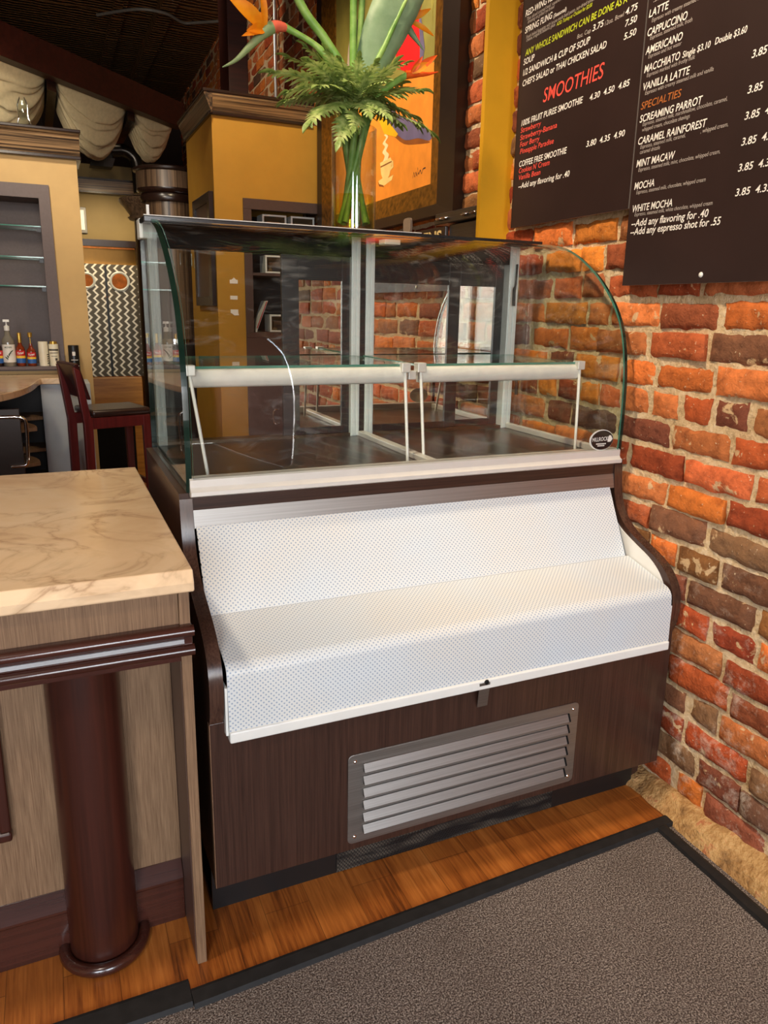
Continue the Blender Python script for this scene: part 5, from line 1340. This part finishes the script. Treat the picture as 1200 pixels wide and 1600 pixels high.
# ================================================================= beam and fabric swags overhead
A = Vector((-0.387, 4.212, 3.0)); B = Vector((0.99, 5.68, 3.0)); dv = (B-A).normalized(); nv = Vector((-dv.y, dv.x, 0))
A2 = A - dv*2.2
g = G()
lo = [A2, B, B+nv*0.10, A2+nv*0.10]
n = len(g.v); g.v += [tuple(p) for p in lo] + [tuple(p+Vector((0, 0, 0.205))) for p in lo]
for q in ((0, 3, 2, 1), (4, 5, 6, 7), (0, 1, 5, 4), (1, 2, 6, 5), (2, 3, 7, 6), (3, 0, 4, 7)): g.f.append(tuple(n+i for i in q)); g.m.append(0)
tag(build('timber_beam', g, M['mahogany_dark'], None, 0.004), 'long dark mahogany beam crossing under the tin ceiling', 'beam')
BACK = Vector((-0.02, 1.75, 0.0))
def rafter(s, lab):
    p = A + dv*s + nv*0.105; g = G(); w = dv*0.045
    q = [p-w, p+w, p+w+BACK, p-w+BACK]; z0, z1 = -0.06, 0.14
    g.v += [tuple(a+Vector((0, 0, z0))) for a in q] + [tuple(a+Vector((0, 0, z1))) for a in q]
    for f in ((0, 3, 2, 1), (4, 5, 6, 7), (0, 1, 5, 4), (1, 2, 6, 5), (2, 3, 7, 6), (3, 0, 4, 7)): g.f.append(f); g.m.append(0)
    tag(build('rafter', g, M['dark_trim'], None), lab, 'rafter', 'rafters between the fabric swags')
rafter(0.545, 'dark rafter between the two larger fabric swags'); rafter(1.415, 'dark rafter between the middle and the smallest fabric swag'); rafter(-0.35, 'dark rafter left of the fabric swags')
def swag(s0, s1, lab, seed, D=0.30):
    rnd = random.Random(seed); g = G(); ns, nt = 28, 110
    ph = rnd.random()*6
    for j in range(nt+1):
        t = j/nt
        for i in range(ns+1):
            u = i/ns
            base = A + dv*(s0 + (s1-s0)*u) + nv*0.107 + BACK*(t*0.34)
            sag = (4*u*(1-u))**0.8
            env = D*(math.sin(PI*0.5*min(1, t/0.45))**1.2 if t < 0.45 else 1.0-0.25*(t-0.45))
            fold = (0.015*math.sin(t*88 + ph*2 + 2.5*noise.noise(Vector((u*4, t*3, seed+5)))) + 0.022*math.sin(t*46 + ph + 1.6*math.sin(u*4+seed) + 0.8*noise.noise(Vector((u*3, t*5, seed)))))*(0.25+0.75*sag)*min(1, t*5)
            fold += 0.010*math.sin(u*24+seed)*max(0, 1-t*7)
            g.v.append((base.x, base.y, 3.03 - env*sag - 0.005 + fold*min(1, t*8) - 0.04*t))
    for j in range(nt):
        for i in range(ns):
            a = j*(ns+1)+i; g.f.append((a, a+1, a+ns+2, a+ns+1)); g.m.append(0)
    o = build('fabric_swag', g, M['canvas_fabric'], None, smooth=80, recalc=False); o['group'] = 'fabric swags under the ceiling'
    md = o.modifiers.new('s', 'SOLIDIFY'); md.thickness = 0.004
    tag(o, lab, 'fabric swag', 'fabric swags under the ceiling')
swag(-0.30, 0.495, 'cream fabric swag furthest left, above the tan partition', 1, 0.34)
swag(0.60, 1.365, 'middle cream fabric swag hanging below the mahogany beam', 2, 0.34)
swag(1.47, 1.99, 'smallest cream fabric swag, beside the yellow cabinet cornice', 3, 0.22)

# ================================================================= coffee brewer and sign behind the case
br = root('coffee_brewer', (1.35, 1.26, 1.0), 'stainless coffee brewer behind the display case by the yellow pilaster', 'brewer')
g = G(); g.box(1.350, 1.410, 1.15, 1.43, 1.00, 1.857); build('body', g, M['stainless_dark'], br, 0.004)
g = G(); g.box(1.330, 1.410, 1.145, 1.526, 1.8605, 1.906); hd = build('head', g, M['stainless_dark'], br, 0.004)
for y in (1.19, 1.26, 1.43, 1.48):
    g = G(); g.tube(spline([(1.3285, y+0.018, 1.884), (1.320, y+0.016, 1.880), (1.318, y, 1.878), (1.320, y-0.016, 1.880), (1.3285, y-0.018, 1.884)], 3), 0.005, 8); build('knob', g, M['chrome'], hd, smooth=60)
g = G(); g.box(1.33, 1.41, 1.145, 1.43, 0.0, 0.999); tag(build('brewer_stand', g, M['black_metal'], None), 'dark stand under the stainless coffee brewer', 'stand')
sg_ = root('bean_sign', (1.32, 1.9, 0), 'dark sign rail with pale lettering below the painting', 'sign')
g = G(); g.box(1.334, 1.352, 1.435, 2.35, 1.65, 1.8515); build('sign_board', g, simple('sign_brown', S(44, 30, 24), 0.3), sg_, 0.004)
g = G(); put_text(g, '& ENS', (1.3328, 1.735, 1.790), (0, -1, 0), (0, 0, 1), 0.27, 0.046, 0, 0.03); build('lettering', g, simple('gold_lettering', S(226, 196, 130), 0.4), sg_, recalc=False)
g = G(); g.box(1.336, 1.38, 1.435, 2.35, 0.0, 1.649); build('sign_stand', g, M['black_metal'], sg_)
sc_ = root('plastic_scoop', (1.343, 1.83, 1.852), 'clear plastic scoop standing on the sign rail', 'scoop')
g = G(); g.prism(rrect(1.79, 1.87, 1.8520, 1.92, 0.018), 1.338, 1.348, 'x'); build('scoop_body', g, simple('clear_plastic', S(150, 130, 112), 0.15), sc_, smooth=60)

# ================================================================= light
def area(name, loc, rot, sx, sy, power, col, portal=False):
    l = bpy.data.lights.new(name, 'AREA'); l.shape = 'RECTANGLE'; l.size = sx; l.size_y = sy; l.energy = power; l.color = col
    o = bpy.data.objects.new(name, l); COL.objects.link(o); o.location = loc; o.rotation_euler = rot
    if portal: l.cycles.is_portal = True
    return o
def spot(name, loc, tgt, power, col, size=60, blend=0.6, rad=0.05):
    l = bpy.data.lights.new(name, 'SPOT'); l.energy = power; l.color = col; l.spot_size = math.radians(size); l.spot_blend = blend; l.shadow_soft_size = rad
    o = bpy.data.objects.new(name, l); COL.objects.link(o); o.location = loc
    o.rotation_euler = (Vector(tgt)-Vector(loc)).to_track_quat('-Z', 'Y').to_euler(); return o
w = bpy.data.worlds.new('daylight'); scene.world = w; w.use_nodes = True
nt = w.node_tree; bg = nt.nodes['Background']
tc = nt.nodes.new('ShaderNodeTexCoord'); sx = nt.nodes.new('ShaderNodeSeparateXYZ'); rp = nt.nodes.new('ShaderNodeValToRGB')
nt.links.new(tc.outputs['Generated'], sx.inputs[0]); nt.links.new(sx.outputs['Z'], rp.inputs['Fac']); nt.links.new(rp.outputs['Color'], bg.inputs['Color'])
cr = rp.color_ramp; cr.elements[0].position = 0.0; cr.elements[0].color = (0.52, 0.50, 0.48, 1); cr.elements[1].position = 0.35; cr.elements[1].color = (0.74, 0.87, 1.0, 1)
e = cr.elements.new(0.04); e.color = (0.93, 0.93, 0.93, 1)
bg.inputs['Strength'].default_value = 15.0
for k, q in enumerate(WIN):
    area('window_portal', ((q[0]+q[1])/2, YF-0.02, (q[2]+q[3]+0.9)/2), (PI/2, 0, 0), q[1]-q[0], q[3]-q[2]+0.9, 1, (1, 1, 1), True)
# track spots on the brick wall
WARM = (1.0, 0.74, 0.46)
spot('overhead_spot', (-0.3, 0.2, 3.95), (1.42, 0.15, 1.7), 330, (1.0, 0.80, 0.56), 64, 0.9, 0.12)
spot('overhead_spot', (-0.1, 2.2, 3.95), (1.45, 2.0, 2.5), 230, (1, 0.82, 0.6), 60, 0.8, 0.06)
spot('overhead_spot', (-1.5, -0.3, 3.95), (-0.3, 0.3, 0.9), 170, (1.0, 0.84, 0.64), 60, 0.9, 0.15)  # unseen spot added to brighten the countertop
spot('overhead_spot', (-1.3, -2.4, 3.95), (0.7, 0.1, 0.8), 120, (1.0, 0.90, 0.78), 75, 0.9, 0.2)
# unseen fill spots added to light the rear of the room
spot('bar_fill', (-0.5, 3.2, 3.2), (-0.3, 4.4, 1.6), 62, (1.0, 0.88, 0.70), 100, 0.8, 0.1)
spot('bar_fill', (0.6, 2.4, 3.6), (1.0, 3.45, 2.0), 90, (1.0, 0.8, 0.5), 90, 0.8, 0.1)
spot('door_light', (0.3, 5.6, 2.45), (0.3, 6.4, 1.4), 40, (1.0, 0.80, 0.50), 130, 0.8, 0.08)
spot('end_fill', (0.3, 5.6, 3.9), (0.4, 6.6, 2.4), 9, (1, 0.85, 0.62), 110, 0.8, 0.1)
spot('swag_fill', (-0.6, 2.2, 2.6), (0.2, 5.2, 2.95), 60, (1.0, 0.86, 0.66), 60, 0.9, 0.15)  # added to brighten the fabric swags from the front
spot('overhead_spot', (0.0, 4.2, 3.95), (1.5, 5.2, 3.3), 42, (1.0, 0.85, 0.66), 75, 0.9, 0.12)  # unseen spot added to brighten the far brick
spot('kitchen_fill', (0.3, 7.0, 2.3), (0.3, 7.6, 1.6), 14, (1.0, 0.8, 0.5), 140, 0.8, 0.1)  # added to light the wall behind the portholes
scene.render.engine = 'CYCLES'
cy_ = scene.cycles
cy_.use_denoising = True
try: cy_.denoiser = 'OPENIMAGEDENOISE'
except Exception: pass
cy_.max_bounces = 12; cy_.diffuse_bounces = 4; cy_.glossy_bounces = 5; cy_.transparent_max_bounces = 24; cy_.transmission_bounces = 4
cy_.sample_clamp_indirect = 6.0; cy_.caustics_reflective = False; cy_.caustics_refractive = False
vs_ = scene.view_settings
scene.display_settings.display_device = 'sRGB'
vs_.view_transform = 'Standard'; vs_.look = 'None'; vs_.gamma = 1.0; vs_.use_curve_mapping = False; vs_.exposure = 0.32
